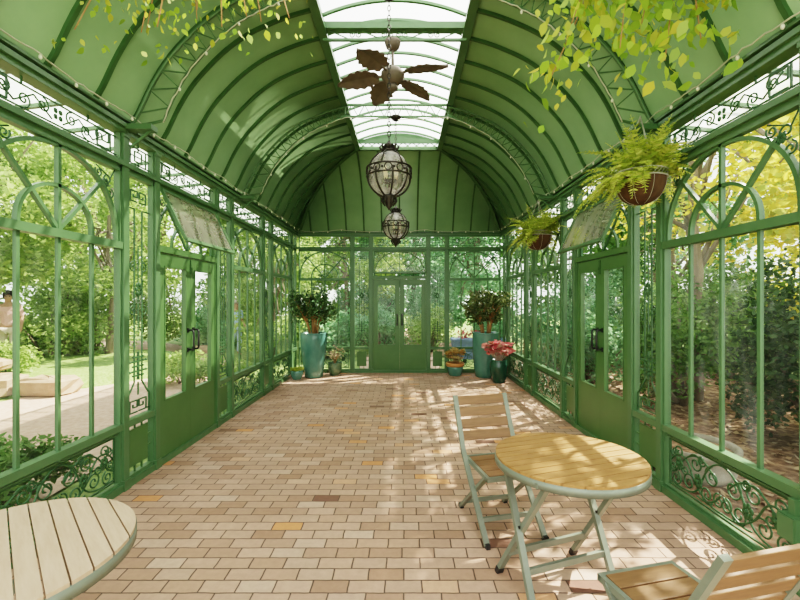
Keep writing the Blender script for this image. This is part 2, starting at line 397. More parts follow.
def make_panel(w):
    """narrow side panel: key pattern ironwork and a plain kick plate"""
    m = MB(); h = w/2-.035
    for sg in (-1, 1): m.box(min(sg*h, sg*(h-.014)), max(sg*h, sg*(h-.014)), .0, .055, ZS, ZF)
    m.box(-h, h, 0, .055, ZS, ZS+.03); m.box(-h, h, -.012, .06, ZR-.028, ZR+.028); m.box(-h, h, 0, .055, ZH-.055, ZH)
    m.box(-h, h, .004, .045, ZH-.02, ZH+.03)
    root = struct('window_2', m, GREEN)
    k = MB(); e = h-.045
    k.box(-e+.02, e-.02, .02, .04, ZS+.085, ZR-.075)
    for zz in (ZS+.20, ZR-.19):
        for sg in (-1, 1): k.box(min(sg*(e-.02), sg*h), max(sg*(e-.02), sg*h), .022, .036, zz, zz+.014)
    for sg in (-1, 1):
        k.box(sg*.05-.006, sg*.05+.006, .022, .036, ZS+.02, ZS+.09); k.box(sg*.05-.006, sg*.05+.006, .022, .036, ZR-.08, ZR-.02)
    obj('kick_plate', k, DOORG, root)
    g = MB(); y = .03; b = .055; t = .011
    s = .105
    for sg in (-1, 1):
        key(g, sg*(.012), ZR+.07, s, sg, y, t)
        g.bar((sg*(.012+s), y, ZR+.07), (sg*(h-.02), y, ZR+.07), t, t)
        g.bar((sg*(h-.03), y, ZR+.20), (sg*b, y, ZR+.34), t, t, (0,1,0))
        g.bar((sg*(h-.03), y, ZR+.03), (sg*(h-.03), y, ZR+.20), t, t, (1,0,0))
        g.bar((sg*b, y, ZR+.34), (sg*b, y, ZH-.33), t, t, (1,0,0))
        key(g, sg*.014, ZH-.26, .095, sg, y, t)
        g.bar((sg*b, y, ZH-.33), (sg*(h-.02), y, ZH-.33), t, t)
        for zz in (ZR+.44, ZR+.53):
            g.bar((sg*.0, y, zz), (sg*.115, y, zz), t*1.3, t*1.3)
            g.sphere((sg*.115, y, zz), .012, 6, 4)
        for zz in (1.55, 1.95):
            g.tube(spiral(sg*.075, zz, .05, 1.3, PI*.5, -sg, y, 16), .006, 5)
    g.bar((0, y, ZR+.36), (0, y, ZR+.62), t*1.6, t*1.6, (1,0,0)); g.bar((0, y, ZR+.22), (0, y, ZR+.34), t, t, (1,0,0))
    for zz in (ZR+.40, ZR+.485, ZR+.57): g.bar((-.075, y, zz), (.075, y, zz), t*1.6, t*1.2)
    for k_ in range(8):
        a = 2*PI*k_/8; g.sphere((.03*math.cos(a), y-.004, 1.75+.05*math.sin(a)), .018, 6, 4, (1,.5,1.3))
    g.bar((0, y, 1.35), (0, y, 2.15), t*.8, t*.8, (1,0,0))
    obj('key_ironwork', g, IRON, root)
    obj('frieze_ironwork', frieze(2*h-.03, ZH+.03, ZF), IRON, root)
    obj('pane', pane_quad(-h, h, ZS+.02, ZF), PANE, root)
    return root
def make_door(w):
    """pair of half-glazed leaves under a tilted-in transom sash"""
    m = MB(); h = w/2-.035
    for sg in (-1, 1): m.box(min(sg*h, sg*(h-.02)), max(sg*h, sg*(h-.02)), -.005, .07, 0, ZF)
    m.box(-h, h, -.015, .07, ZT+.01, ZT+.075); m.box(-h, h, 0, .055, ZH-.055, ZH)
    q = w/4*.96; A, Bz = h-.05, ZH-.06-ZT-.08
    for x in (-q, 0, q): m.box(x-.011, x+.011, .03, .05, ZT+.075, ZT+.18)
    root = struct('door_1', m, DOORG)
    obj('frieze_ironwork', frieze(2*h-.06, ZH+.03, ZF), IRON, root)
    obj('frieze_pane', pane_quad(-h, h, ZH, ZF), PANE, root)
    # fixed fan pattern behind the open sash
    f = MB()
    f.ribbon([(A*math.cos(PI*i/36), .03, ZT+.08+Bz*math.sin(PI*i/36)**.85) for i in range(37)], .012, (0,.025,0))
    f.ribbon([(q*math.cos(PI*i/24), .03, ZT+.08+Bz*.5*math.sin(PI*i/24)) for i in range(25)], .010, (0,.025,0))
    for sg in (-1, 1):
        f.bar((0, .042, ZT+.08), (sg*A*.72, .042, ZT+.08+Bz*.8), .02, .02, (0,1,0))
        for (dx, dz, rr) in ((.11,.10,.055), (.21,.06,.04), (.08,.2,.045)):
            f.tube(spiral(sg*(h-.03-dx), ZH-.06-dz, rr, 1.4, PI*.4, sg, .042, 18), .0065, 5)
    f.bar((0, .042, ZT+.08), (0, .042, ZH-.05), .02, .02, (1,0,0))
    obj('fanlight_bars', f, IRON, root)
    for sg in (-1, 1):
        a0, a1 = sorted((sg*.001, sg*(h-.022)))
        l = MB(); st = .092
        l.box(a0, a0+st, .005, .05, .012, ZT); l.box(a1-st, a1, .005, .05, .012, ZT)
        l.box(a0+st, a1-st, .005, .05, ZT-.12, ZT); l.box(a0+st, a1-st, .005, .05, .012, .62)
        for (z0, z1) in ((.62,.635), (ZT-.135, ZT-.12)): l.box(a0+st, a1-st, .0, .05, z0, z1)
        for xx in (a0+st, a1-st-.012): l.box(xx, xx+.012, 0, .05, .62, ZT-.12)
        leaf = obj('door_leaf', l, DOORG, root)
        obj('pane', pane_quad(a0+st, a1-st, .62, ZT-.12), PANE, leaf)
        hd = MB(); x = sg*.055
        hd.tube([(x, .005, 1.09), (x, -.05, 1.09), (x, -.062, 1.11), (x, -.062, 1.29), (x, -.05, 1.31), (x, .005, 1.31)], .011, 8)
        for zz in (1.09, 1.31): hd.box(x-.018, x+.018, -.004, .006, zz-.025, zz+.025)
        obj('handle', hd, BLACK, leaf)
        if sg == 1:
            b = MB().box(-.012, .018, -.008, .006, ZT-.18, ZT-.02).box(-.006, .012, -.018, -.006, ZT-.13, ZT-.10)
            obj('bolt', b, RIBG, leaf)
    # tilted sash hinged at the header
    s = MB(); L_ = ZH-.06-ZT-.08; hh = h-.045
    for sg in (-1, 1): s.bar((sg*hh, 0, 0), (sg*hh, 0, -L_), .028, .028, (0,1,0))
    s.bar((-hh, 0, 0), (hh, 0, 0), .028, .03); s.bar((-hh, 0, -L_), (hh, 0, -L_), .028, .04)
    sash = obj('transom_sash', s, GREEN, root, loc=(0, -.01, ZH-.06), rot=(R(-26), 0, 0))
    obj('pane', MB().add([(-hh,0,0),(hh,0,0),(hh,0,-L_),(-hh,0,-L_)], [(0,1,2,3)]), SASHPANE, sash)
    st_ = MB()
    for sg in (-1, 1):
        st_.tube([(sg*(h-.02), .0, ZT+.30), (sg*(hh-.0), -.235*1.0, ZT+.20)], .005, 5)
    obj('stay', st_, RIBG, root)
    return root

nwin = [0]; ndoor = [0]; ntrim = [0]
def place(kind, w, pos, rz):
    key_ = (kind, round(w, 3))
    make = {'w': make_window, 'p': make_panel, 'd': make_door}[kind]
    if key_ not in cache: root = cache[key_] = make(w)
    else: root = dup(cache[key_])
    if kind == 'd': ndoor[0] += 1; root.name = 'door_%d' % ndoor[0]
    else: nwin[0] += 1; root.name = 'window_%d' % nwin[0]
    root.location = (pos[0], pos[1], 0); root.rotation_euler = (0, 0, rz)
    return root
postme = MB().box(-.035, .035, -.02, .06, 0, ZC-.02).box(-.045, .045, -.032, .062, 0, .09).box(-.042, .042, -.028, .062, ZF-.03, ZF+.02).mesh('post')
def post(pos, rz):
    ntrim[0] += 1
    o = obj('trim_%d' % ntrim[0], postme, GREEN, loc=(pos[0], pos[1], 0), rot=(0,0,rz)); o['kind'] = 'structure'
for side in (-1, 1):
    rz = R(90) if side < 0 else R(-90)
    for k, s_ in enumerate(bays):
        place('d' if k == 2 else 'w', WIN, (side*W, s_+WIN/2), rz)
        place('p', PITCH-WIN, (side*W, s_+WIN+(PITCH-WIN)/2), rz)
        post((side*W, s_), rz); post((side*W, s_+WIN), rz)
bx = [-2.33, -1.07, -.655, .655, 1.07, 2.33]
for a, b, kd in zip(bx, bx[1:], 'wpdpw'): place(kd, b-a, ((a+b)/2, D), 0)
for x in bx[1:-1]: post((x, D), 0)
# continuous members of each wall: base plate, header moulding, cornice
def wallmesh(L0, L1):
    m = MB()
    m.box(L0, L1, -.02, .07, 0, ZS)
    m.box(L0, L1, -.030, .07, ZH-.005, ZH+.03); m.box(L0, L1, -.018, .07, ZH+.03, ZH+.045)
    m.box(L0, L1, -.03, .08, ZF, ZF+.04); m.box(L0, L1, -.055, .09, ZF+.04, ZF+.075); m.box(L0, L1, -.02, .09, ZF+.075, ZC); m.box(L0, L1, -.07, -.02, ZC-.02, ZC)
    return m
o = struct('wall_left', wallmesh(Y0-.035, D+.06), GREEN, loc=(-W,0,0), rot=(0,0,R(90)))
o = struct('wall_right', wallmesh(-D-.06, -Y0+.035), GREEN, loc=(W,0,0), rot=(0,0,R(-90)))
o = struct('wall_back', wallmesh(-W, W), GREEN, loc=(0,D,0))

# ------------------------------------------------------------------ coved vault
raw = [(0,3.17),(.08,3.29),(.2,3.54),(.333,3.76),(.5,3.955),(.672,4.12),(.88,4.27),(1.096,4.376),(1.33,4.465),(1.57,4.53)]
def prof(u):
    for i in range(len(raw)-1):
        (a, za), (b, zb) = raw[i], raw[i+1]
        if u <= b or i == len(raw)-2:
            p0 = raw[max(i-1,0)]; p3 = raw[min(i+2,len(raw)-1)]
            ma = (zb-p0[1])/(b-p0[0]); mb = (p3[1]-za)/(p3[0]-a); t = (u-a)/(b-a); h = b-a
            return (2*t**3-3*t**2+1)*za+(t**3-2*t**2+t)*h*ma+(-2*t**3+3*t**2)*zb+(t**3-t**2)*h*mb
UM = 1.57
US = [UM*(i/26)**1.35 for i in range(27)]
YN = Y0-.05
def vault():
    m = MB()
    for sg in (-1, 1):
        vs = []
        for u in US: vs += [(sg*(W-u), YN, prof(u)), (sg*(W-u), D-u, prof(u))]
        fs = [(2*i, 2*i+1, 2*i+3, 2*i+2) for i in range(len(US)-1)]
        m.add(vs, fs if sg < 0 else [f[::-1] for f in fs], True)
    vs = []
    for u in US: vs += [(-(W-u), D-u, prof(u)), ((W-u), D-u, prof(u))]
    m.add(vs, [(2*i, 2*i+1, 2*i+3, 2*i+2) for i in range(len(US)-1)], True)
    return m
ceil_ = struct('ceiling', vault(), VAULT)
sm = ceil_.modifiers.new('thick', 'SOLIDIFY'); sm.thickness = .03; sm.offset = -1
def rib_pts(fn, umax, off=.012):
    n = max(4, int(26*(umax/UM)**.6)); return [fn(umax*(i/n)**1.3, off) for i in range(n+1)]
def rib(pts, w=.032, d=.035, name='rib', up=None):
    m = MB(); pts = [Vector(p) for p in pts]
    vs = []
    for i, p in enumerate(pts):
        t = (pts[min(i+1,len(pts)-1)]-pts[max(i-1,0)]).normalized()
        a = up if up is not None else Vector((0,1,0))
        b = t.cross(a).normalized()
        for (j, k) in ((-1,-1),(1,-1),(1,1),(-1,1)): vs.append(p+a*(w/2*j)+b*(d/2*k))
    fs = []
    for i in range(len(pts)-1):
        for k in range(4):
            l = (k+1) % 4; fs.append((i*4+k, i*4+l, i*4+4+l, i*4+4+k))
    m.add(vs, fs, False)
    return obj(name, m, RIBG, ceil_)
y = 1.02
while y < D-.12:
    um = min(UM, D-y)
    for sg in (-1, 1): rib(rib_pts(lambda u, o_: (sg*(W-u-.004), y, prof(u)-o_), um))
    y += .436
for k in range(-5, 6):
    x = k*.40; um = min(UM, W-abs(x))
    rib(rib_pts(lambda u, o_: (x, D-u-.006, prof(u)-o_), um), up=Vector((1,0,0)))
for sg in (-1, 1):
    rib(rib_pts(lambda u, o_: (sg*(W-u-.02), D-u-.02, prof(u)-o_), UM), .09, .07, 'hip_rib', Vector((sg*.707,-.707,0)).normalized().cross(Vector((0,0,1))))
# eave of pale glazing outside each long wall
for nm, sg in (('eave_left', -1), ('eave_right', 1)):
    a, b = sorted((sg*(W+.09), sg*(W+.62)))
    e = obj(nm, MB().add([(a,Y0,3.19 if sg>0 else 3.13),(b,Y0,3.13 if sg>0 else 3.19),(b,D+.3,3.13 if sg>0 else 3.19),(a,D+.3,3.19 if sg>0 else 3.13)], [(0,1,2,3)]), ROOFGLASS); e['kind'] = 'structure'
    br = MB(); yy = Y0
    while yy < D+.3:
        br.bar((sg*(W+.09), yy, 3.17), (sg*(W+.62), yy, 3.11), .03, .03); yy += .445
    br.bar((sg*(W+.62), Y0, 3.11), (sg*(W+.62), D+.3, 3.11), .03, .05)
    obj('eave_bars', br, GREEN, e)

# ------------------------------------------------------------------ skylight
SX, SYE, SZ, CURB = W-UM, D-UM, 4.53, .13
m = MB()
for sg in (-1, 1):
    a, b = sorted((sg*(SX-.0), sg*(SX+.04)))
    m.box(a, b, YN, SYE+.04, SZ-.03, SZ+CURB+.02)
    a, b = sorted((sg*(SX-.035), sg*(SX+.06))); m.box(a, b, YN, SYE+.04, SZ-.045, SZ-.012)
m.box(-SX, SX, SYE, SYE+.04, SZ+.09, SZ+CURB+.03); m.box(-SX, SX, SYE-.02, SYE+.05, SZ-.045, SZ-.005)
for i in range(9):
    xa, xb = -SX+2*SX*i/9, -SX+2*SX*(i+1)/9
    m.bar((xa, SYE+.02, SZ-.01), (xb, SYE+.02, SZ+.10), .012, .012, (0,1,0)); m.bar((xb, SYE+.02, SZ-.01), (xa, SYE+.02, SZ+.10), .012, .012, (0,1,0))
def sky_z(x): return SZ+CURB+.16*(1-(x/SX)**2)
arcx = [-SX+2*SX*i/20 for i in range(21)]
lun = [(x, SYE+.03, sky_z(x)) for x in arcx]+[(SX, SYE+.03, SZ+CURB), (-SX, SYE+.03, SZ+CURB)]
m.add(lun, [tuple(range(len(lun)))])
sky = struct('window_30', m, GREEN); sky.name = 'window_skylight'
yy = SYE-.05
while yy > Y0:
    br = MB(); br.ribbon([(x, yy, sky_z(x)-.02) for x in arcx], .016, (0,0,.03))
    obj('glazing_bar', br, GREEN, sky); yy -= .31
vs = []
for x in arcx: vs += [(x, YN, sky_z(x)+.012), (x, SYE+.02, sky_z(x)+.012)]
obj('pane', MB().add(vs, [(2*i,2*i+1,2*i+3,2*i+2) for i in range(20)], True), ROOFGLASS, sky)
# cross beam under the skylight that carries the fan
m = MB(); yb = 4.40
m.box(-SX, SX, yb-.05, yb+.05, SZ-.02, SZ+.05); m.box(-SX, SX, yb-.015, yb+.015, SZ-.13, SZ-.105)
for sg in (-1, 1):
    for x in (.06, .40):
        m.tube(spiral(sg*(x+.055), SZ-.062, .035, 1.3, PI*.5, sg, yb, 14), .006, 5); m.tube(spiral(sg*(x-.02), SZ-.062, .035, 1.3, PI*.5, -sg, yb, 14), .006, 5)
        m.bar((sg*(x+.10), yb, SZ-.10), (sg*(x+.28), yb, SZ-.025), .01, .01)
ntrim[0] += 1
struct('trim_%d' % ntrim[0], m, GREEN)

# ------------------------------------------------------------------ lattice trusses
def truss(yt):
    m = MB()
    def up(u): return (W-u-.02, yt, prof(u)-.055)
    lo0 = []
    for i in range(31):
        t = i/30; u = .10+(UM-.10)*t
        pt = Vector((W-u, yt, prof(u))); e = .01
        tg = Vector((-(2*e), 0, prof(min(UM, u+e))-prof(max(0, u-e)))).normalized()
        n_ = Vector((0,1,0)).cross(tg); n_ = n_ if n_.z < 0 else -n_
        lo0.append((u, pt+n_*(.27-.07*t)))
    for sg in (-1, 1):
        f = lambda p: (sg*p[0], p[1], p[2])
        us = [UM*(i/28)**1.2 for i in range(29)]
        m.tube([f(up(u)) for u in us], .016, 5)
        lo = [p for _, p in lo0]
        m.tube([f((W-.13, yt, 3.16))]+[f(p) for p in lo], .014, 5)
        nz = 15
        for i in range(nz):
            ua = .10+(UM-.12)*(i/nz); j = min(30, int(round((i+.5)/nz*30)))
            ub = .10+(UM-.12)*((i+1)/nz)
            m.bar(f(up(ua)), f(lo[j]), .010, .010); m.bar(f(lo[j]), f(up(ub)), .010, .010)
        m.box(*sorted((sg*(W-.03), sg*(W-.26))), yt-.05, yt+.05, 3.12, 3.165)
        m.bar((sg*(W-.06), yt, 2.98), (sg*(W-.24), yt, 3.13), .02, .02)
    za, zb = lo0[-1][1].z, prof(UM)-.03
    xe = lo0[-1][1].x
    m.bar((-xe-.1, yt, za), (xe+.1, yt, za), .022, .022); m.bar((-SX, yt, zb), (SX, yt, zb), .03, .03)
    for i in range(8):
        xa, xb = -SX+2*SX*i/8, -SX+2*SX*(i+1)/8
        m.bar((xa, yt, za), ((xa+xb)/2, yt, zb), .012, .012); m.bar(((xa+xb)/2, yt, zb), (xb, yt, za), .012, .012)
    ntrim[0] += 1
    return struct('trim_%d' % ntrim[0], m, GREEN), lo0
lows = None
for yt in (3.60, 6.05): _, lows = truss(yt)

# ------------------------------------------------------------------ string lights along the cornice and the trusses
random.seed(4)
BULB = paint('pale_bulb', (.72,.70,.56), (.85,.82,.68), .3, 5)
CABLE = paint('pale_cable', (.45,.45,.34), (.58,.57,.44), .6, 8)
bulbme = MB().sphere((0,0,0), .011, 8, 6, (1,1,1.5)).mesh('bulb')
def lights(path, label, step=.3):
    pts = []
    for a, b in zip(path, path[1:]):
        a, b = Vector(a), Vector(b); n = max(2, int((b-a).length/.05))
        for i in range(n):
            t = i/n; p = a.lerp(b, t); pts.append(p+Vector((random.uniform(-.006,.006), random.uniform(-.006,.006), -.03*math.sin(PI*t)*min(1,(b-a).length)+random.uniform(-.006,.006))))
    pts.append(Vector(path[-1]))
    r = thing('string_lights', label, 'string lights', tuple(pts[0]), group=None)
    rel = [p-pts[0] for p in pts]
    obj('cable', MB().tube(rel, .0055, 5), CABLE, r)
    acc = 0
    for a, b in zip(rel, rel[1:]):
        acc += (b-a).length
        if acc > step: acc = 0; obj('bulb', bulbme, BULB, r, loc=tuple(b+Vector((0,0,-.02))))
for sg, nm in ((-1, 'pale string lights draped along the cornice above the wall with the blue clad visitor outside'), (1, 'pale string lights draped along the cornice behind the two hanging fern baskets')):
    lights([(sg*(W-.10), Y0+1.2+.9*i, ZC+.03) for i in range(8)]+[(sg*(W-.1), D-.15, ZC+.03)], nm)
lights([(-W+.1+.93*i, D-.1, ZC-.0+.03*(i % 2)) for i in range(6)], 'pale string lights swagged across the end wall above the tall pots and doors')
for yt, nm in ((3.60, 'pale string lights wound along the roof truss that carries the larger looking lantern'), (6.05, 'pale string lights wound along the truss above the farther lantern')):
    sd = [tuple(p) for _, p in lows[::2]]
    lights([(-x, yt-.02, z-.02) for x, _, z in sd] + [(x, yt-.02, z-.02) for x, _, z in sd[::-1]], nm, .34)

# ------------------------------------------------------------------ lanterns and fan
GLOBE = glass_mat('lantern_glass', (.96,.93,.90), .42, (.98,.93,.88))
WARM = paint('candle_bulb', (.75,.62,.42), (.85,.75,.55), .4, 6)
def lantern(x, y, zc, ztop, label):
    t = thing('globe_lantern', label, 'lantern', (x, y, zc), 0)
    r = .178
    prof_ = [(max(.02, r*math.sin(a)), -r*math.cos(a)) for a in [PI*(.05+.90*i/18) for i in range(19)]]
    prof_ = [(a_, z_*(1.18 if z_ > 0 else 1)) for a_, z_ in prof_]
    obj('globe', MB().lathe(prof_, 28, cap=False), GLOBE, t)
    for k in range(8):
        a = 2*PI*k/8+.2
        pts = [((r+.012)*math.sin(q)*math.cos(a), (r+.012)*math.sin(q)*math.sin(a), -(r+.012)*math.cos(q)) for q in [PI*(.04+.52*i/14) for i in range(15)]]
        obj('rib', MB().tube(pts, .009, 5), DARKIRON, t)
    b = MB()
    for zz in (-.012, .061):
        q = math.sqrt(max(0, (r+.016)**2-(zz-.02)**2*.6)); b.tube([((r+.016)*math.cos(2*PI*i/40), (r+.016)*math.sin(2*PI*i/40), zz) for i in range(40)], .008, 6, True)
    for k in range(12):
        a = 2*PI*k/12; c = Vector(((r+.016)*math.cos(a), (r+.016)*math.sin(a), .0245)); tx = Vector((-math.sin(a), math.cos(a), 0))
        b.tube([c+tx*(.030*math.cos(2*PI*i/14))+Vector((0,0,.030*math.sin(2*PI*i/14))) for i in range(14)], .0055, 5, True)
        a2 = a+PI/12; b.sphere(((r+.016)*math.cos(a2), (r+.016)*math.sin(a2), .0245), .011, 6, 4)
    obj('ring_band', b, DARKIRON, t)
    cr = MB().lathe([(.012,.300),(.018,.285),(.045,.267),(.05,.255),(.03,.24),(.05,.227),(.072,.215),(.066,.202),(.04,.200)], 16)
    for k in range(8):
        a = 2*PI*k/8; ca, sa = math.cos(a), math.sin(a)
        cr.tube([(.04*ca,.04*sa,.225),(.07*ca,.07*sa,.23),(.082*ca,.082*sa,.252),(.07*ca,.07*sa,.262)], [.012,.012,.009,.004], 5)
    for k in range(6):
        a = 2*PI*k/6+.2; ca, sa = math.cos(a), math.sin(a)
        cr.tube([((r+.006)*math.sin(q)*ca, (r+.006)*math.sin(q)*sa, -(r+.006)*1.18*math.cos(q)) for q in [PI*(.62+.29*i/8) for i in range(9)]], .006, 5)
    obj('crown', cr, DARKIRON, t)
    fn = MB().lathe([(.03,-.165),(.062,-.175),(.07,-.19),(.045,-.205),(.05,-.225),(.028,-.245),(.032,-.262),(.012,-.285),(.004,-.30)], 14)
    for k in range(6):
        a = 2*PI*k/6; ca, sa = math.cos(a), math.sin(a)
        fn.tube([(.05*ca,.05*sa,-.18),(.062*ca,.062*sa,-.22),(.035*ca,.035*sa,-.265)], [.012,.013,.005], 5)
    obj('finial', fn, DARKIRON, t)
    cd = MB().lathe([(.008,-.16),(.008,-.05),(.045,-.045),(.045,-.035),(.008,-.03)], 10)
    for k in range(3):
        a = 2*PI*k/3; cd.tube([(0,0,-.06),(.05*math.cos(a),.05*math.sin(a),-.055),(.06*math.cos(a),.06*math.sin(a),-.03)], .006, 5)
    obj('candelabra', cd, DARKIRON, t)
    for k in range(3):
        a = 2*PI*k/3; obj('bulb', MB().lathe([(.012,-.03),(.014,.0),(.02,.03),(.014,.055),(.003,.075)], 10, (.06*math.cos(a),.06*math.sin(a),0)), WARM, t)
    ch = MB(); z = .30; k = 0
    while z < ztop-zc-.03:
        ax = (1,0) if k % 2 else (0,1)
        ch.tube([(ax[0]*.014*math.cos(2*PI*i/10), ax[1]*.014*math.cos(2*PI*i/10), z+.022+.026*math.sin(2*PI*i/10)) for i in range(10)], .0042, 5, True); z += .042; k += 1
    obj('chain', ch, DARKIRON, t)
    obj('ceiling_rose', MB().lathe([(.02,-.07),(.055,-.05),(.075,-.02),(.075,.0)], 18, (0,0,ztop-zc)), DARKIRON, t)
za = lows[-1][1].z
lantern(-.03, 3.60, 2.73, za, 'bronze globe lantern with ring band, the larger looking, hanging below the leaf bladed fan')
lantern(-.02, 6.05, 2.72, za, 'smaller looking bronze globe lantern, hanging lower in view in front of the end doors')

t = thing('ceiling_fan', 'brown ceiling fan with five leaf shaped blades hanging under the skylight', 'ceiling fan', (-.02, 4.40, 4.03))
obj('canopy', MB().lathe([(.03,.27),(.07,.30),(.085,.34),(.085,.37)], 18), FANM, t)
obj('downrod', MB().tube([(0,0,.05),(0,0,.28)], .016, 8), FANM, t)
obj('motor', MB().lathe([(.03,-.10),(.075,-.085),(.10,-.05),(.125,-.01),(.125,.03),(.085,.07),(.03,.09)], 22), FANM, t)
obj('light_cup', MB().lathe([(.01,-.16),(.05,-.15),(.06,-.12),(.045,-.09)], 16), FANM, t)
for a in (-25, 47, 112, 168, 238):
    b = MB(); n = 22; top = []; bot = []
    for i in range(n+1):
        f = i/n; x = .16+.46*f
        wd = .135*math.sin(PI*min(1, .10+f*.90))**.75*(1+.10*math.sin(f*34))*(1 if f < .97 else .5)
        z = .02-.05*f*f
        top.append((x, wd*(1-.15*f), z-.012)); bot.append((x, -wd*(1-.1*f), z-.012)); 
    vs = []
    for p, q in zip(top, bot): vs += [p, (p[0], 0, p[2]+.022), q, (q[0], q[1], q[2]-.008), (q[0], 0, q[2]+.014), (p[0], p[1], p[2]-.008)]
    fs = []
    for i in range(n):
        o_, q = i*6, i*6+6
        for k in range(6): l = (k+1) % 6; fs.append((o_+k, q+k, q+l, o_+l))
    b.add(vs, fs); b.tube([(.09,0,.0),(.2,0,.02)], .015, 6)
    ob = obj('blade', b, FANM, t, rot=(R(12), 0, 0))
    ob.rotation_euler = (Matrix.Rotation(R(a), 4, 'Z') @ Matrix.Rotation(R(12), 4, 'X')).to_euler()

# ------------------------------------------------------------------ café furniture
def slat_shape(r, c0, c1, z0, z1, n=14):
    """one slat of a round top: strip c0..c1 across, cut by the circle"""
    def hw(c): return math.sqrt(max(1e-6, r*r-c*c))
    cs = [c0+(c1-c0)*i/n for i in range(n+1)]
    ring = [(hw(c), c) for c in cs]+[(-hw(c), c) for c in cs[::-1]]
    k = len(ring); vs = [(x, y_, z0) for x, y_ in ring]+[(x, y_, z1) for x, y_ in ring]
    return MB().add(vs, [tuple(range(k))[::-1], tuple(range(k, 2*k))]+[(i, (i+1) % k, k+(i+1) % k, k+i) for i in range(k)])
def table(loc, rz, label, mat, frame_rz, foot_off=(0,0)):
    t = thing('folding_table', label, 'table', loc, rz)
    r = .43; zt = .72; sl = .0705; gap = .0095
    n = 13
    for i in range(n):
        c = (i-(n-1)/2)*sl*.95; c0, c1 = max(-r+.003, c-sl/2+gap/2), min(r-.003, c+sl/2-gap/2)
        if c1-c0 < .01: continue
        obj('slat', slat_shape(r-.004, c0, c1, zt-.024, zt), mat, t)
    rim = MB(); k = 56
    vs = []
    for i in range(k):
        a = 2*PI*i/k; ca, sa = math.cos(a), math.sin(a)
        vs += [(r*ca, r*sa, zt-.058), (r*ca, r*sa, zt-.014), ((r-.012)*ca, (r-.012)*sa, zt-.014), ((r-.012)*ca, (r-.012)*sa, zt-.058)]
    fs = []
    for i in range(k):
        j = (i+1) % k
        for q in range(4): l = (q+1) % 4; fs.append((i*4+q, j*4+q, j*4+l, i*4+l))
    rim.add(vs, fs, True)
    obj('rim', rim, ALU, t)
    u = Vector((math.cos(frame_rz-rz), math.sin(frame_rz-rz), 0)); v = Vector((-u.y, u.x, 0)); f0 = Vector((foot_off[0], foot_off[1], 0))
    f0 = Matrix.Rotation(-rz, 3, 'Z') @ f0
    rails = MB()
    for sg in (-1, 1):
        rails.bar(f0*.2+v*(sg*.19)-u*.36, f0*.2+v*(sg*.19)+u*.36, .03, .03)
    for i in range(len(rails.v)): rails.v[i] = (rails.v[i][0], rails.v[i][1], rails.v[i][2]+zt-.042)
    rails.bar(u*.0-v*.4+Vector((0,0,zt-.036)), u*.0+v*.4+Vector((0,0,zt-.036)), .03, .022)
    obj('apron_rail', rails, ALU, t)
    for s in (-1, 1):                 # s: which end; each leg frame is two legs and a stretcher
        hl = .275
        for side in (-1, 1):
            foot = f0+u*(s*hl+side*.012)+v*(side*.19); top = f0*.3+u*(s*hl+side*.012)-v*(side*.19)+Vector((0,0,zt-.05))
            foot.z = .012
            obj('leg', MB().bar(foot, top, .026, .036, u), ALU, t)
            obj('foot_cap', MB().bar(foot-Vector((0,0,.012)), foot+(top-foot).normalized()*.03, .03, .042, u), BLACK, t)
    for side in (-1, 1):
        zz = .17; q = zz/(zt-.05); p = f0+v*(side*.19); tp = f0*.3-v*(side*.19); c = p.lerp(tp, q)
        a = c-u*.275; b = c+u*.275; a.z = b.z = zz
        obj('stretcher', MB().bar(a, b, .022, .034), ALU, t)
    pv = MB(); pv.bar(f0*.65-u*.29+Vector((0,0,.36)), f0*.65-u*.26+Vector((0,0,.36)), .016, .016); pv.bar(f0*.65+u*.26+Vector((0,0,.36)), f0*.65+u*.29+Vector((0,0,.36)), .016, .016)
    obj('pivot_bolt', pv, DARKIRON, t)
    return t
table((1.085, 2.48, 0), R(19), 'round folding table with sun dappled teak slat top between two slatted chairs', TEAK, R(19), (-.10,-.06))
table((-1.395, 1.525, 0), R(-45), 'round folding table with pale beige slats, cut off by the photo edge', PALE, R(-45))

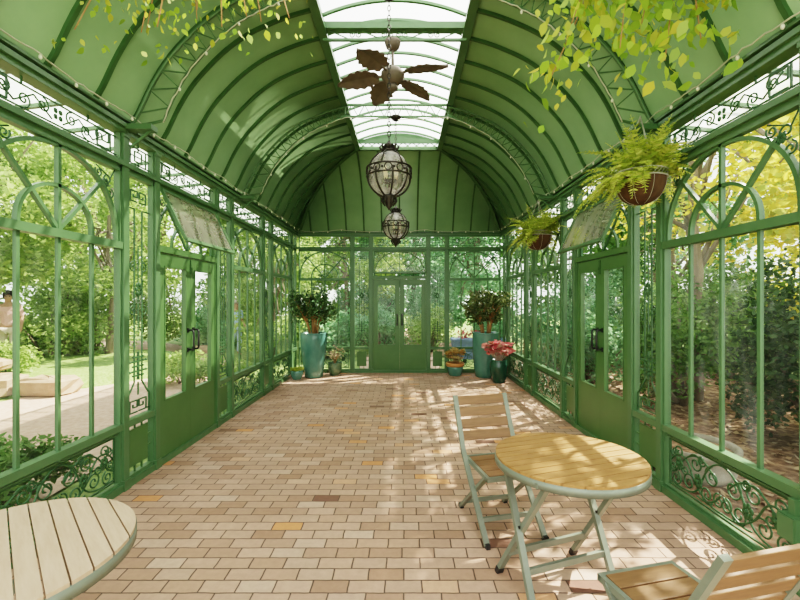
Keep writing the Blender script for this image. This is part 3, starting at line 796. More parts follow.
def chair(loc, rz, label):
    """folding slat chair; local front is -y"""
    t = thing('folding_chair', label, 'chair', loc, rz)
    w = .215; zs = .44
    def tilt(y_, z): return (y_, z)
    # rear-post + front foot is one long straight leg on each side
    for s in (-1, 1):
        x = s*w
        obj('back_leg', MB().tube([(x,-.27,.012),(x,.12,.44)], .016, 4) if False else MB().bar((x,-.275,.012), (x,.165,.50), .022, .036, (1,0,0)), ALU, t)
        obj('back_post', MB().bar((x,.150,.475), (x,.345,.875), .022, .036, (1,0,0)), ALU, t)
        obj('front_leg', MB().bar((x-s*.028,.275,.012), (x-s*.028,-.20,.435), .022, .034, (1,0,0)), ALU, t)
        obj('foot_cap', MB().box(x-.014, x+.014, -.30, -.255, 0, .03), BLACK, t)
        obj('foot_cap', MB().box(x-s*.028-.014, x-s*.028+.014, .255, .30, 0, .03), BLACK, t)
    obj('front_stretcher', MB().bar((-w,-.165,.13), (w,-.165,.13), .018, .03), ALU, t)
    obj('rear_stretcher', MB().bar((-w+.03,.19,.09), (w-.03,.19,.09), .018, .028), ALU, t)
    f = MB()
    for s in (-1, 1): f.bar((s*(w-.028),-.245,zs-.008), (s*(w-.028),.17,zs+.0), .022, .03)
    f.bar((-w+.017,-.235,zs-.008), (w-.017,-.235,zs-.008), .022, .03); f.bar((-w+.017,.165,zs), (w-.017,.165,zs), .02, .026)
    obj('seat_frame', f, ALU, t)
    for i in range(4):
        y0 = -.222+i*.094
        obj('seat_slat', MB().box(-w+.042, w-.042, y0, y0+.086, zs-.006, zs+.012), CHAIRW, t, bevel=.003)
    d = Vector((0,.195,.40)).normalized(); n_ = d.cross(Vector((1,0,0)))
    for i in range(4):
        c = Vector((0,.150,.475))+d*(.130+i*.091)
        obj('back_slat', MB().bar(c-Vector((w-.012,0,0)), c+Vector((w-.012,0,0)), .016, .070, d), CHAIRW, t, bevel=.003)
    return t
chair((.80, 3.07, 0), R(13), 'brown slatted folding chair facing the camera, standing past the dappled round table')
chair((1.20, 1.63, 0), R(193), 'brown slatted folding chair seen from behind, cut off by the photo edge at the bottom')

# ------------------------------------------------------------------ junction box on the window
o = tag(obj('junction_box', MB().box(-.055,.055,-.06,.02,.30,.44).box(-.05,.05,-.066,-.06,.305,.435).box(-.02,.02,-.03,.0,.44,.53), GREEN, loc=(W-.02, 2.33, 0), rot=(0,0,R(-90))), 'small green metal junction box fixed low beside the scrollwork panel', 'electrical box')

# ------------------------------------------------------------------ leaves, shrubs, trees
def leafset(m, rng, c, n, rad, size, asp=.55, up=.5, flat=(1,1,1)):
    for _ in range(n):
        while True:
            p = Vector((rng.uniform(-1,1), rng.uniform(-1,1), rng.uniform(-1,1)))
            if p.length < 1: break
        p = Vector((p.x*rad*flat[0], p.y*rad*flat[1], p.z*rad*flat[2]))+Vector(c)
        leaf(m, rng, p, size*rng.uniform(.7,1.25), asp, up)
def leaf(m, rng, p, s, asp=.55, up=.5, d=None):
    if d is None: d = Vector((rng.gauss(0,1), rng.gauss(0,1), rng.gauss(0,.6)))
    d = d.normalized()
    n = Vector((rng.gauss(0,1), rng.gauss(0,1), rng.gauss(0,1)+up*2)); a = d.cross(n)
    if a.length < 1e-3: a = d.orthogonal()
    a = a.normalized()*(s*asp*.5); nn = d.cross(a).normalized()
    q = d*s
    m.add([p, p+q*.30+a*.85+nn*s*.05, p+q*.62+a*.8+nn*s*.04, p+q-nn*s*.08, p+q*.62-a*.8+nn*s*.04, p+q*.30-a*.85+nn*s*.05], [(0,1,2,3,4,5)], True)
def tree_meshes(seed, H, trunk_h, cw, ch, n, size, trunk_r=.11, clumps=40, dens=.55):
    rng = random.Random(seed); tr = MB(); lf = MB()
    pts = [(0,0,-.05)]; x = y_ = 0
    for i in range(1, 9):
        x += rng.uniform(-.1,.1); y_ += rng.uniform(-.1,.1); pts.append((x, y_, H*.8*i/8))
    tr.tube(pts, [trunk_r*(1.15-.1*i) for i in range(9)], 8)
    for k in range(clumps):
        a = rng.uniform(0, 2*PI); q = rng.uniform(.25, 1)**.6; zz = rng.uniform(-1, 1)
        rr = cw*q*math.sqrt(max(.05, 1-zz*zz*.8))
        c = Vector((rr*math.cos(a), rr*math.sin(a), trunk_h+ch*(zz+1)/2))
        if k < 16:
            i = rng.randint(3, 7); b = Vector(pts[i]); mid = b.lerp(c, .5)+Vector((0,0,.2))
            tr.tube([b, mid, c], [trunk_r*.4, trunk_r*.25, trunk_r*.08], 5)
        leafset(lf, rng, c, n//clumps, dens*rng.uniform(.7,1.3), size, .6, .5, (1,1,.7))
    return tr.mesh('trunk'), lf.mesh('foliage')
TREES = [tree_meshes(11, 6.5, .9, 2.1, 5.6, 12500, .17, clumps=62, dens=.62), tree_meshes(12, 7.5, 1.3, 2.2, 6.0, 12500, .18, clumps=58, dens=.66), tree_meshes(13, 6, .5, 1.8, 5.6, 11000, .15, clumps=60, dens=.58)]
CANOPY = [tree_meshes(15, 7.0, 2.3, 2.9, 4.4, 11500, .16, clumps=60, dens=.62)]
SPARSE = [tree_meshes(14, 7, 2.3, 2.2, 4.4, 3300, .11, .12, 34, .5)]
def shrub_mesh(seed, w, h, n, size, clumps=16):
    rng = random.Random(seed); st = MB(); lf = MB()
    for k in range(clumps):
        a = rng.uniform(0, 2*PI); q = rng.uniform(0, 1)**.5*w; c = Vector((q*math.cos(a), q*math.sin(a), h*(.22+.66*rng.random()*(1-.4*q/w))))
        if k < 12: st.tube([(c.x*.15, c.y*.15, -.02), (c.x*.6, c.y*.6, c.z*.6), tuple(c)], [.022*h, .015*h, .006*h], 5)
        leafset(lf, rng, c, n//clumps, .34*w, size, .55, .5, (1,1,.8*h/w*.9))
    return st.mesh('stems'), lf.mesh('foliage')
SHRUBS = [shrub_mesh(21, .6, .9, 2000, .085), shrub_mesh(22, .8, 1.5, 3600, .10, 22), shrub_mesh(23, .95, 2.7, 6500, .10, 34)]
clone = {}
def plant(name, cat, label, meshes, mat, loc, sc=1, rz=0, group=None, bark=BARK, sz=None):
    t = thing(name, label, cat, loc, rz, group); t.scale = (sc, sc, sz or sc)
    key_ = (meshes[1].name, mat.name)
    if key_ not in clone:
        me = meshes[1].copy(); me.materials.clear(); me.materials.append(mat); clone[key_] = me
    obj('trunk' if cat == 'tree' else 'stem', meshes[0], bark, t)
    obj('foliage', clone[key_], None, t)
    return t
TR = lambda *a, **k: plant('garden_tree', 'tree', *a, **k)
SH = lambda *a, **k: plant('garden_shrub', 'shrub', *a, **k)
# left garden
TR('pale leafy tree filling the arched window nearest the pale beige table', TREES[0], LF_LIGHT, (-7.0, 4.0, .0), .95, 1)
TR('pale green tree beyond the lawn, left of the open garden doors', TREES[1], LF_LIGHT, (-11.6, 10.2, 0), 1.05, 2)
TR('light green tree seen through the glazed doors of the path side wall', TREES[2], LF_LIGHT, (-8.6, 14.6, 0), 1.1, 3)
TR('tall pale tree rising behind the lawn, farther back than its neighbours', TREES[0], LF_LIGHT, (-13.0, 5.6, 0), 1.25, 4)
TR('feathery green tree beside the visitor in light blue', TREES[1], LF_LIGHT, (-5.6, 16.6, 0), .95, 5)
TR('bushy tree just outside the corner behind the left tall teal pot', TREES[2], LF_LIGHT, (-3.55, 11.7, 0), .72, .5)
TR('far pale tree closing the gap behind the path bend', TREES[0], LF_LIGHT, (-13.5, 17.5, 0), 1.3, 1.7)
TR('green tree at the left frame edge behind the pink clad person', TREES[2], LF_MID, (-11.2, 6.9, 0), .8, 2.7)
TR('wide crowned pale tree behind the sandstone ledge at the frame edge', CANOPY[0], LF_LIGHT, (-9.5, 8.5, .0), .95, 1)
TR('wide crowned pale tree over the path opposite the open garden doors', CANOPY[0], LF_LIGHT, (-7.9, 11.2, .0), .85, 2.6)
TR('pale tree overhanging the frame edge above the light shrub by the beige table', CANOPY[0], LF_LIGHT, (-5.7, 2.0, .0), .8, 4.1)
# behind the end wall
TR('wide crowned cool green tree over the bench side of the end window', CANOPY[0], LF_BLUE, (3.2, 17.6, 0), .9, 3)
TR('wide crowned green tree overhanging the end window with the small twiggy pot', CANOPY[0], LF_LIGHT, (-4.2, 19.4, 0), 1.0, 5)
TR('fresh green tree behind the end window above the jade plant in the left tall pot', TREES[1], LF_LIGHT, (-2.0, 15.0, 0), .85, 1.4)
TR('mid green tree straight behind the end double doors', TREES[0], LF_BLUE, (.6, 18.2, 0), 1.15, 2.2)
TR('blue green tree behind the end window above the olive plant in the right tall pot', TREES[2], LF_BLUE, (2.6, 14.6, 0), .95, 3.1)
TR('green tree outside the far corner beyond the dark green pot', TREES[1], LF_MID, (5.6, 13.4, 0), 1.0, 4.2)
# right garden
TR('leafy green tree outside the window behind the farther hanging fern', TREES[2], LF_BLUE, (7.4, 11.4, 0), .95, .8)
TR('loose leaved tree with many gaps, beyond the doors beside the dappled table', SPARSE[0], LF_MID, (6.6, 9.9, 0), .95, 1.1)
TR('yellow leaved autumn tree with a grey trunk in the arched window by the nearer fern', SPARSE[0], LF_YEL, (5.0, 7.0, 0), 1.0, 2.0)
TR('yellow leaved tree at the frame edge whose sprays overhang the dark shrubs', SPARSE[0], LF_YEL, (4.7, 4.1, 0), 1.0, 3.6)
TR('bright yellow tree at the frame edge beyond the dark tall shrubs', TREES[0], LF_YEL, (7.8, 2.9, 0), .9, 3.7)
TR('yellow green tree behind the open transom of the doors beside the dappled table', TREES[1], LF_YEL, (8.6, 7.4, 0), 1.0, 5.2)
TR('far green tree between the doors beside the dappled table and the farther fern', TREES[2], LF_MID, (9.6, 15.5, 0), 1.2, .3)
TR('far cool green tree behind the left leaf of the end doors', TREES[2], LF_BLUE, (-1.6, 20.5, 0), 1.2, 1.3)
TR('far yellowish tree beyond the doors beside the dappled table', TREES[2], LF_YEL, (11.8, 11.5, 0), 1.2, 2.3)
TR('far green tree behind the path bend, seen through the right garden door leaf', TREES[2], LF_MID, (-7.6, 19.6, 0), 1.2, 3.3)
# shrubs
SH('dark tall shrub filling the arched window beside the cut off slatted chair', SHRUBS[2], LF_DARK, (4.75, 2.75, 0), 1.0, 0)
SH('dark upright shrub behind the round stone planter', SHRUBS[2], LF_DARK, (5.0, 4.7, 0), .95, 1)
SH('dark green shrub seen through the glass of the doors beside the dappled table', SHRUBS[2], LF_MID, (4.6, 6.7, 0), .9, 2)
SH('bluish shrub outside the window farther along from the doors with the dappled table', SHRUBS[1], LF_BLUE, (3.9, 8.4, 0), 1.15, 3)
SH('low bluish shrub outside the corner window beside the dark green pot', SHRUBS[1], LF_BLUE, (3.7, 10.2, 0), 1.0, 4)
SH('big dark shrub at the frame edge behind the cut off slatted chair', SHRUBS[2], LF_DARK, (6.9, 3.3, 0), 1.05, 5)
SH('green shrub left of the end doors, seen under the fanlight window', SHRUBS[1], LF_BLUE, (-2.2, 11.9, 0), 1.15, 5)
SH('rounded green shrub framed by the left leaf of the end doors', SHRUBS[1], LF_BLUE, (-.65, 12.9, 0), 1.0, 6)
SH('rounded green shrub framed by the right leaf of the end doors', SHRUBS[1], LF_LIGHT, (.95, 13.3, 0), 1.0, 7)
SH('green shrub behind the blue planter box with red flowers', SHRUBS[1], LF_BLUE, (3.1, 12.7, 0), 1.05, 8)
SH('leafy low shrub hugging the arched window just above the pale beige table', SHRUBS[0], LF_MID, (-3.02, 2.55, 0), .80, 1)
SH('small leafy shrub beside the paved path, second from the frame edge', SHRUBS[0], LF_MID, (-3.02, 3.22, 0), .78, 3)
SH('round shrub behind the sandstone ledge, nearest the frame edge', SHRUBS[1], LF_LIGHT, (-9.2, 10.9, .0), 1.1, 2)
SH('low leafy shrub hiding the legs of the pink clad person', SHRUBS[0], LF_LIGHT, (-8.05, 8.45, 0), 1.1, 2)
SH('round shrub behind the lawn, in line with the middle bar of the arched window', SHRUBS[1], LF_LIGHT, (-8.6, 11.6, 0), 1.1, 3)
SH('dense shrub on the inside of the path bend, seen through the left garden door leaf', SHRUBS[1], LF_BLUE, (-6.3, 13.6, 0), 1.0, 4)
SH('bushy shrub seen through the right leaf of the garden doors on the path side', SHRUBS[0], LF_LIGHT, (-4.35, 8.3, 0), .85, 5)
SH('pale shrub outside the corner window next to the small succulent pot', SHRUBS[0], LF_LIGHT, (-3.3, 7.6, 0), .8, 6)
SH('tall hedge shrub behind the round shrub in the left leaf of the end doors', SHRUBS[2], LF_BLUE, (-1.2, 15.6, 0), 1.15, 1)
SH('tall hedge shrub behind the round shrub in the right leaf of the end doors', SHRUBS[2], LF_BLUE, (1.3, 16.4, 0), 1.15, 2)
SH('tall hedge shrub seen through the doors by the dappled table', SHRUBS[2], LF_MID, (7.2, 9.0, 0), 1.15, 3)
SH('tall hedge shrub seen far off through the window behind the dark green pot', SHRUBS[2], LF_BLUE, (5.2, 11.2, 0), 1.1, 4)
SH('tall hedge shrub behind the visitor in light blue', SHRUBS[2], LF_LIGHT, (-6.2, 15.2, 0), 1.0, 5)
SH('pale shrub far behind the lawn, partly covered by the first pale tree', SHRUBS[2], LF_LIGHT, (-10.8, 13.2, 0), 1.2, 6)
# ground, lawn, path, rocks
struct('ground', MB().box(-40, 40, -8, 45, -.3, -.034), GRASSY)
struct('ground_mulch', MB().box(2.45, 8.5, -3, 11.5, -.2, -.03), MULCH)
lw = MB(); cx, cy = -8.3, 9.6
ring = [(cx+3.3*math.cos(2*PI*i/40)*(1+.08*math.sin(3*2*PI*i/40)), cy+2.9*math.sin(2*PI*i/40)) for i in range(40)]
lw.add([(x, y_, -.025) for x, y_ in ring]+[(cx+(x-cx)*.9, cy+(y_-cy)*.9, .2) for x, y_ in ring], [(i, (i+1) % 40, 40+(i+1) % 40, 40+i) for i in range(40)]+[tuple(range(40, 80))], True)
tag(struct('lawn', lw, LAWN), kind='structure')
pth = MB(); L_ = []
mid = [(-5.2,-4),(-5.0,2),(-4.9,5),(-4.9,7.4),(-5.2,9.4),(-5.6,11.2),(-7.0,13.2),(-9.5,15.2),(-13,17)]
hw = [2.2,2.2,1.9,1.5,1.0,.9,.9,.9,.9]
for i, (x, y_) in enumerate(mid):
    a = Vector(mid[min(i+1,8)])-Vector(mid[max(i-1,0)]); n_ = Vector((-a.y, a.x)).normalized()*hw[i]
    L_ += [(x+n_.x, y_+n_.y, -.015), (x-n_.x, y_-n_.y, -.015)]
pth.add(L_, [(2*i,2*i+1,2*i+3,2*i+2) for i in range(8)])
struct('path', pth, PATHM)
struct('path_branch', MB().box(-9.5, -6.0, 4.4, 6.6, -.1, -.012), PATHM)
pth = MB().box(-1.0, 1.0, D+.2, 24, -.1, -.012)
struct('path_rear', pth, PATHM)
rng = random.Random(5)
def rock(loc, s, label, group=None):
    m = MB(); m.sphere((0,0,0), 1, 10, 8)
    for i, (x, y_, z) in enumerate(m.v):
        e = lambda c: math.copysign(abs(c)**.45, c)
        q = 1+.10*rng.uniform(-1,1); m.v[i] = (e(x)*s[0]*q, e(y_)*s[1]*q, e(z)*s[2]*q+s[2])
    m.smooth = [False]*len(m.f)
    tag(obj('garden_rock', m, STONE, loc=loc, rot=(0,0,rng.uniform(-.3,.3))), label, 'rock', group)
rock((-8.1, 7.25, -.05), (.48,.34,.22), 'sandstone block in the path ledge, nearest the frame edge')
rock((-7.1, 7.2, -.05), (.47,.32,.20), 'sandstone block in the middle of the path ledge')
rock((-6.2, 7.35, -.05), (.44,.30,.17), 'sandstone block at the path end of the ledge below the lawn')
rock((-7.6, 7.45, .36), (.50,.30,.11), 'upper sandstone slab stacked on the path ledge')
rock((-5.9, 12.6, -.05), (.5,.3,.16), 'pale rock edging the path bend seen through the garden doors')
rock((1.45, 12.4, -.05), (.34,.28,.2), 'white grey boulder beside the blue planter outside the end wall')
# round planter outside right
pl = thing('stone_planter', 'round grey stone planter standing outside the arched window near the dappled table', 'planter', (2.90, 4.02, -.03)); pl.scale = (.64,)*3
obj('bowl', MB().lathe([(.46,0),(.52,.05),(.54,.12),(.52,.16),(.56,.34),(.60,.40),(.60,.46),(.52,.46),(.50,.40)], 36, cap=False), GREYSTONE, pl)
obj('soil', MB().lathe([(.001,.40),(.5,.40)], 30, cap=False), MULCH, pl)
# leaf litter under the right trees: uncountable
lf = MB(); rng = random.Random(8)
for _ in range(2600):
    p = Vector((rng.uniform(2.7, 8), rng.uniform(1.2, 10), -.025+rng.random()*.02)); leaf(lf, rng, p, rng.uniform(.06,.14), .6, 2.0, Vector((rng.gauss(0,1), rng.gauss(0,1), .08)))
tag(obj('fallen_leaves', lf, leaf_mat('fallen_leaf', [(.40,.26,.14),(.55,.40,.24),(.30,.18,.09),(.62,.50,.34)], .2)), 'brown fallen leaves scattered over the mulch outside the dappled table side', 'fallen leaves', kind='stuff')
# blue planter box with red flowers behind the end wall
bp = thing('planter_box', 'low blue grey planter box with red flowers outside the end window', 'planter', (2.25, 12.0, -.03))
obj('trough', MB().box(-.75,.75,-.25,.25,0,.55).box(-.78,.78,-.28,.28,.5,.57), paint('blue_grey_paint', (.12,.17,.27), (.18,.24,.36), .6, 5), bp)
f = MB(); leafset(f, rng, (-.2,0,.68), 160, .3, .09, .7, .5, (1.4,.7,.5)); obj('blossom', f, LF_RED, bp)

# ------------------------------------------------------------------ visitors in the garden
SKIN = paint('skin', (.36,.20,.13), (.44,.26,.17), .6, 8)
def skin_chain(name, verts, edges, radii, mat, parent, sub=1):
    me = bpy.data.meshes.new(name); me.from_pydata(verts, edges, []); o = bpy.data.objects.new(name, me); C.objects.link(o); o.parent = parent
    o.modifiers.new('skin', 'SKIN'); 
    if not me.skin_vertices: me.skin_vertices.new(name='')
    for i, r in enumerate(radii):
        rr = r if isinstance(r, tuple) else (r, r); me.skin_vertices[0].data[i].radius = rr
    me.skin_vertices[0].data[0].use_root = True
    sb = o.modifiers.new('sub', 'SUBSURF'); sb.levels = sb.render_levels = sub+1
    me.materials.append(mat); return o
def person(loc, rz, label, shirt, trous, hair, sc=1, pose=0):
    t = thing('person', label, 'person', loc, rz); t.scale = (sc,)*3
    V = [(0,0,.92),(0,0,1.08),(0,.01,1.25),(0,0,1.40),(0,-.01,1.48),(0,-.02,1.56),(0,-.015,1.66),
         (.17,0,1.38),(.23,.02,1.12),(.22,-.13,.93),(-.17,0,1.38),(-.24,.0,1.12),(-.23,-.10,.90),
         (.09,0,.86),(.10,-.05,.48),(.10,.02,.08),(.10,-.12,.035),(-.09,0,.86),(-.10,.06,.48),(-.10,.14,.09),(-.10,.02,.035),
         (.215,-.17,.86),(.20,-.20,.80),(-.225,-.13,.83),(-.215,-.16,.77)]
    E = [(0,1),(1,2),(2,3),(3,4),(4,5),(5,6),(3,7),(7,8),(8,9),(3,10),(10,11),(11,12),(0,13),(13,14),(14,15),(15,16),(0,17),(17,18),(18,19),(19,20),(9,21),(21,22),(12,23),(23,24)]
    Rr = [(.13,.10),(.12,.09),(.14,.10),(.11,.08),.05,(.075,.09),(.07,.085),.06,.045,.035,.06,.045,.035,.085,.06,.045,.035,.085,.06,.045,.035,.036,.018,.036,.018]
    skin_chain('body', V, E, Rr, SKIN, t)
    skin_chain('shirt', [(0,0,.90),(0,0,1.08),(0,.01,1.25),(0,0,1.41),(.17,0,1.38),(.225,.015,1.14),(-.17,0,1.38),(-.235,0,1.14)], [(0,1),(1,2),(2,3),(3,4),(4,5),(3,6),(6,7)], [(.155,.125),(.14,.11),(.16,.12),(.12,.09),.078,.066,.078,.066], shirt, t)
    skin_chain('trousers', [(0,0,.93),(.09,0,.85),(.10,-.05,.48),(.10,.02,.10),(-.09,0,.85),(-.10,.06,.48),(-.10,.14,.11)], [(0,1),(1,2),(2,3),(0,4),(4,5),(5,6)], [(.14,.11),.10,.078,.062,.10,.078,.062], trous, t)
    h = MB().sphere((0,.010,1.645), .108, 16, 14, (.92,1.04,1.08)); 
    obj('hair', MB().add([v for v in h.v], [f_ for f_ in h.f if sum(h.v[i][2] for i in f_)/4 > 1.66 or sum(h.v[i][1] for i in f_)/4 > .005], True), hair, t)
    face = MB()
    for s in (-1, 1): face.sphere((s*.032, -.098, 1.615), .011, 6, 5)
    obj('eye', face, BLACK, t)
    obj('nose', MB().sphere((0,-.11,1.585), .016, 6, 5, (.8,1,1.4)), SKIN, t)
    return t
person((-4.93, 12.4, -.015), R(60), 'person in a light blue top and pale blue trousers walking outside the glass wall', paint('light_blue_cloth', (.42,.56,.85), (.52,.66,.92), .8, 6), paint('pale_blue_cloth', (.50,.60,.78), (.60,.70,.86), .8, 6), paint('grey_hair', (.30,.27,.22), (.40,.36,.30), .8, 6), .95)
person((-8.84, 9.35, .12), R(40), 'dark haired person in a pale pink top at the frame edge among the shrubs', paint('pale_pink_cloth', (.62,.34,.33), (.72,.44,.42), .8, 6), paint('beige_cloth', (.55,.45,.36), (.62,.52,.42), .8, 6), paint('dark_hair', (.02,.012,.01), (.04,.025,.02), .7, 6), 1.0)

# ------------------------------------------------------------------ potted plants by the end wall
def pot_thing(name, label, loc, prof_, mat, soil_r, soil_z, rim=None, cat='potted plant'):
    t = thing(name, label, cat, loc)
    inner = [(prof_[-1][0]-.02, prof_[-1][1]), (soil_r, soil_z-.01)]
    obj('pot', MB().lathe(prof_+inner, 36, cap=False).lathe([(.001, .0), (prof_[0][0], .0)], 36, cap=False), mat, t)
    obj('soil', MB().lathe([(.001, soil_z), (soil_r+.01, soil_z)], 28, cap=False), SOIL, t)
    if rim: obj('rim', MB().lathe(rim, 36, cap=False), TERRA, t)
    return t
def jade(t, z0, w, h, mat, seed, n=2300, trunks=6):
    rng = random.Random(seed); st = MB(); lf = MB(); tips = []
    for k in range(trunks):
        a = 2*PI*k/trunks+rng.uniform(-.3,.3); b = Vector((.08*math.cos(a), .08*math.sin(a), z0-.02))
        r1 = w*rng.uniform(.22,.42); m1 = Vector((r1*math.cos(a), r1*math.sin(a), z0+h*rng.uniform(.26,.34)))
        st.tube([b, b.lerp(m1,.5)+Vector((0,0,.03)), m1], [.026,.021,.017], 7)
        for j in range(4):
            a2 = a+rng.uniform(-.9,.9); r2 = w*rng.uniform(.35,.92); tip = Vector((r2*math.cos(a2), r2*math.sin(a2), z0+h*rng.uniform(.38,.9)))
            st.tube([m1, m1.lerp(tip,.5)+Vector((0,0,.02)), tip], [.018,.012,.006], 5); tips.append(tip)
    for c in tips: leafset(lf, rng, c, n//len(tips), w*.33, .07, .65, .6)
    obj('stem', st, JADEBARK, t); obj('foliage', lf, mat, t)
p = pot_thing('potted_jade', 'tall teal glazed pot with dark round leaved jade plant beside the small succulent pot', (-1.83, 8.86, 0), [(.17,0),(.19,.02),(.225,.25),(.265,.55),(.285,.80),(.285,.88),(.275,.93),(.285,.955)], TEAL, .245, .90)
jade(p, .92, .50, .92, LF_JADE, 31)
p = pot_thing('potted_jade', 'tall teal glazed pot with olive green jade plant beside the dark green pot', (1.86, 8.92, 0), [(.20,0),(.225,.02),(.25,.18),(.275,.45),(.28,.75),(.275,.88),(.285,.93),(.29,.955)], TEAL, .245, .90)
jade(p, .92, .50, .90, LF_JADE2, 32, 2500)
p = pot_thing('potted_succulent', 'tiny teal pot of green succulents in the corner beside a tall teal pot', (-2.13, 8.62, 0), [(.075,0),(.10,.03),(.125,.10),(.125,.16),(.118,.185)], TEAL, .10, .16)
f = MB(); rng = random.Random(3)
for _ in range(120):
    a = rng.uniform(0, 2*PI); q = .11*rng.random()**.5; leaf(f, rng, Vector((q*math.cos(a), q*math.sin(a), .17+rng.random()*.05)), .06, .5, .3, Vector((math.cos(a), math.sin(a), rng.uniform(.2,1.4))))
obj('foliage', f, LF_FERN, p)
p = pot_thing('potted_shrub', 'small brown green glazed pot with thin twiggy plant left of the end doors', (-1.42, 9.10, 0), [(.09,0),(.12,.04),(.15,.14),(.155,.22),(.145,.255),(.16,.28)], MIXGLAZE, .135, .245)
st = MB(); f = MB(); rng = random.Random(9)
for k in range(7):
    a = 2*PI*k/7; tip = Vector((rng.uniform(.04,.16)*math.cos(a), rng.uniform(.04,.16)*math.sin(a), rng.uniform(.42,.62)))
    st.tube([(0,0,.23), (tip.x*.4, tip.y*.4, .36), tip], [.008,.006,.003], 5); leafset(f, rng, tip, 16, .09, .065, .5)
obj('stem', st, JADEBARK, p); obj('foliage', f, leaf_mat('dusty_leaves', [(.35,.40,.18),(.52,.42,.28),(.60,.40,.32),(.30,.36,.15)]), p)
p = pot_thing('potted_succulent', 'teal pot with orange rim and orange yellow foliage right of the end doors', (1.22, 9.08, 0), [(.12,0),(.145,.03),(.175,.16),(.18,.22)], TEAL, .15, .24, rim=[(.182,.20),(.205,.225),(.205,.27),(.185,.285),(.16,.27)])
f = MB(); rng = random.Random(12); st = MB()
for k in range(46):
    a = rng.uniform(0, 2*PI); q = .20*rng.random()**.6; c = Vector((q*math.cos(a), q*math.sin(a), .34+rng.random()*.22))
    if k < 16: st.tube([(c.x*.4, c.y*.4, .23), c], .006, 5)
    for j in range(9):
        b = 2*PI*j/9; leaf(f, rng, c, .065, .55, .2, Vector((math.cos(b), math.sin(b), rng.uniform(.1,.9))))
obj('stem', st, JADEBARK, p); obj('foliage', f, LF_ORANGE, p)
p = pot_thing('potted_caladium', 'dark green glazed urn with pink red leaved plant in front of a tall teal pot', (2.0, 8.30, 0), [(.11,0),(.13,.02),(.165,.16),(.185,.30),(.178,.38),(.155,.43),(.165,.455)], DKGLAZE, .135, .42)
f = MB(); st = MB(); rng = random.Random(14)
for k in range(50):
    a = rng.uniform(0, 2*PI); q = .25*rng.random()**.55; c = Vector((q*math.cos(a), q*math.sin(a), .56+rng.random()*.25))
    st.tube([(c.x*.2, c.y*.2, .42), (c.x*.7, c.y*.7, c.z-.06), c], .004, 4); 
    for j in range(4): leaf(f, rng, c, .11, .7, .4, Vector((math.cos(a+j*1.5), math.sin(a+j*1.5), rng.uniform(-.4,.5))))
obj('stem', st, leaf_mat('pale_stalk', [(.55,.45,.30),(.62,.40,.36)], .2), p); obj('foliage', f, LF_RED, p)

# ------------------------------------------------------------------ hanging fern baskets
def fern_basket(loc, top, label, seed):
    t = thing('hanging_fern_basket', label, 'hanging plant', loc)
    r = .185; h = .20
    b = MB().lathe([(.001,-h)]+[(r*math.sin(q)**.75, -h*math.cos(q)) for q in [PI/2*i/9 for i in range(1, 10)]], 28, cap=False)
    b.lathe([(.001,-.03),(r-.01,-.03)], 24, cap=False)
    obj('coir_bowl', b, COIR, t)
    wr = MB()
    for zz in (.0, .055): wr.tube([((r+.008)*math.cos(2*PI*i/32), (r+.008)*math.sin(2*PI*i/32), zz) for i in range(32)], .006, 5, True)
    for k in range(34):
        a, a2 = 2*PI*k/34, 2*PI*(k+1.6)/34
        wr.tube([((r+.008)*math.cos(a), (r+.008)*math.sin(a), 0), ((r+.008)*math.cos(a2), (r+.008)*math.sin(a2), .055)], .0022, 4)
    for k in range(8):
        a = 2*PI*k/8; wr.tube([((r+.006)*math.sin(q)**.75*math.cos(a), (r+.006)*math.sin(q)**.75*math.sin(a), -(h+.006)*math.cos(q)) for q in [PI/2*(.12+.88*i/8) for i in range(9)]], .0016, 4)
    obj('wire_frame', wr, WIRE, t)
    for k in range(3):
        a = 2*PI*k/3+.4; obj('hanger_chain', MB().tube([((r+.008)*math.cos(a), (r+.008)*math.sin(a), .055), (0,0,.52)], .004, 5), WIRE, t)
    obj('hook', MB().tube([(0,0,.52)]+[(top[0]*f_, top[1]*f_, .52+(top[2]-.52)*f_) for f_ in (.5, 1)], .006, 5), WIRE, t)
    rng = random.Random(seed); f = MB()
    for k in range(150):
        a = rng.uniform(0, 2*PI); el = rng.uniform(.12, 1.5); L_ = rng.uniform(.28,.54)
        if -PI*.62 < (a+PI) % (2*PI)-PI < PI*.05: el = max(el, rng.uniform(.75, 1.5)); L_ *= .85   # thinner growth on one side
        d = Vector((math.cos(a)*math.cos(el), math.sin(a)*math.cos(el), math.sin(el))); p = Vector((rng.uniform(0,.13)*math.cos(a), rng.uniform(0,.13)*math.sin(a), .0))
        n = 15; path = [p.copy()]; dd = d.copy()
        for i in range(n):
            dd = (dd+Vector((0,0,-.085-.05*rng.random()))).normalized(); p = p+dd*(L_/n); path.append(p.copy())
        f.tube(path, .0022, 3)
        for i in range(2, n+1):
            tg = (path[i]-path[i-1]).normalized(); sd = tg.cross(Vector((0,0,1)))
            if sd.length < .05: sd = tg.orthogonal()
            sd.normalize(); lw_ = .055*math.sin(PI*min(1, .2+.8*i/n))+.014
            for s in (-1, 1): leaf(f, rng, path[i], lw_*rng.uniform(.8,1.2), .38, .8, sd*s+tg*.55+Vector((0,0,-.12)))
    obj('fern_foliage', f, LF_FERN, t)
fern_basket((2.03, 3.38, 2.63), (.09,.18,.51), 'hanging brown coir basket with bushy lime fern, bigger looking, by the nearest roof truss', 41)
fern_basket((2.05, 6.02, 2.58), (.06,.03,.54), 'hanging brown coir basket with lime fern, smaller looking, farther along near the doors', 42)

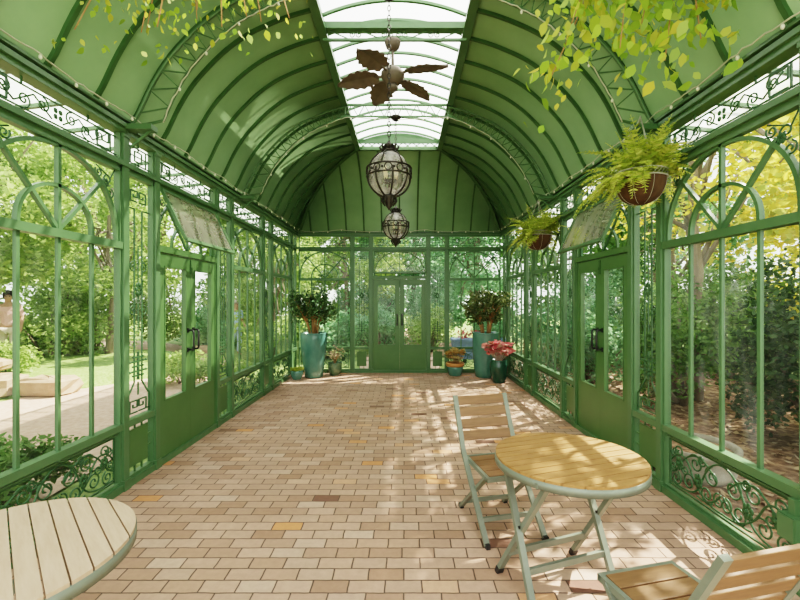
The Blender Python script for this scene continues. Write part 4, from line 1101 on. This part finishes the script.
# ------------------------------------------------------------------ added leaf sprays standing in for foliage mirrored in glass
def reflection(name, label, anchor, tips, seed, size, dens, mat, spread=.07):
    t = thing(name, label, 'reflection', anchor); rng = random.Random(seed); st = MB(); lf = MB(); A = Vector(anchor)
    for tip in tips:
        b = Vector(tip)-A; m1 = b*.35+Vector((rng.uniform(-.05,.05), rng.uniform(-.05,.05), .12)); m2 = b*.7+Vector((rng.uniform(-.05,.05), 0, .08))
        P = [Vector((0,0,0)), m1, m2, b]; path = []
        for i in range(3):
            for j in range(8): path.append(P[i].lerp(P[i+1], j/8))
        path.append(P[3]); st.tube(path, [.010-.007*i/len(path) for i in range(len(path))], 5)
        for i in range(6, len(path)):
            for _ in range(dens):
                o_ = Vector((rng.gauss(0,spread), rng.gauss(0,spread), rng.gauss(0,spread)-.02)); leaf(lf, rng, path[i]+o_, size*rng.uniform(.55,1.25), .72, .2, Vector((rng.gauss(0,.6), rng.gauss(0,.6), -1)))
    obj('stem', st, JADEBARK, t); obj('foliage', lf, mat, t)
reflection('leaf_reflection', 'yellow green leaf reflection modelled as twigs above the nearer hanging fern', (1.55, 2.25, prof(W-1.55)-.01),
     [(1.30,2.30,3.05),(1.05,2.35,3.22),(.98,2.5,2.98),(1.55,2.3,2.98),(1.75,2.3,3.10),(1.45,2.35,3.22),(1.15,2.2,3.35),(1.70,2.25,3.3)], 51, .078, 8, LF_REFLECT, .10)
reflection('leaf_reflection', 'sparse green leaf reflection modelled as twigs on the side with the tilted path door transom', (-1.05, 2.35, prof(W-1.05)-.01),
     [(-1.15,2.5,3.40),(-.85,2.5,3.36),(-1.55,2.6,3.33),(-.62,2.6,3.42),(-1.3,2.35,3.2),(-1.7,2.9,3.55),(-1.45,3.1,3.75),(-.9,2.9,3.6),(-1.85,2.45,3.25),(-1.0,2.5,3.3)], 52, .05, 4, LF_REFLECT, .10)

# ------------------------------------------------------------------ light, sky, camera
sd = bpy.data.lights.new('sun', 'SUN'); sd.energy = 9.0; sd.angle = R(.8); sd.color = (1, .93, .80)
so = bpy.data.objects.new('sun', sd); C.objects.link(so)
dirv = Vector((-.80, -.47, -1.0)).normalized()
so.rotation_euler = dirv.to_track_quat('-Z', 'Y').to_euler(); so.location = (6, 10, 9)
w = bpy.data.worlds.new('sky'); S.world = w; w.use_nodes = True; nt = w.node_tree; nt.nodes.clear()
out = nt.nodes.new('ShaderNodeOutputWorld'); bg = N(nt, 'ShaderNodeBackground', Strength=1.7)
tc = N(nt, 'ShaderNodeTexCoord'); sp = N(nt, 'ShaderNodeSeparateXYZ'); rp = ramp(nt, [(.0, (.80,.86,.76)), (.5, (.93,.96,.93)), (1, (.86,.93,1.0))])
nt.links.new(tc.outputs['Generated'], sp.inputs[0]); nt.links.new(sp.outputs['Z'], rp.inputs[0]); nt.links.new(rp.outputs[0], bg.inputs['Color']); nt.links.new(bg.outputs[0], out.inputs[0])

cd = bpy.data.cameras.new('camera'); cam = bpy.data.objects.new('camera', cd); C.objects.link(cam)
cam.location = (.10, 0, 1.65); cam.rotation_euler = (R(90), 0, 0)
cd.sensor_width = 36; cd.lens = 414/800*36; cd.shift_x = -4/800; cd.clip_start = .05; cd.clip_end = 200
S.camera = cam
S.view_settings.view_transform = 'Filmic'; S.view_settings.look = 'High Contrast'; S.view_settings.exposure = .95
cy_ = S.cycles
cy_.max_bounces = 8; cy_.diffuse_bounces = 5; cy_.glossy_bounces = 3; cy_.transmission_bounces = 6; cy_.transparent_max_bounces = 24
cy_.caustics_reflective = False; cy_.caustics_refractive = False; cy_.use_denoising = True; cy_.sample_clamp_indirect = 6
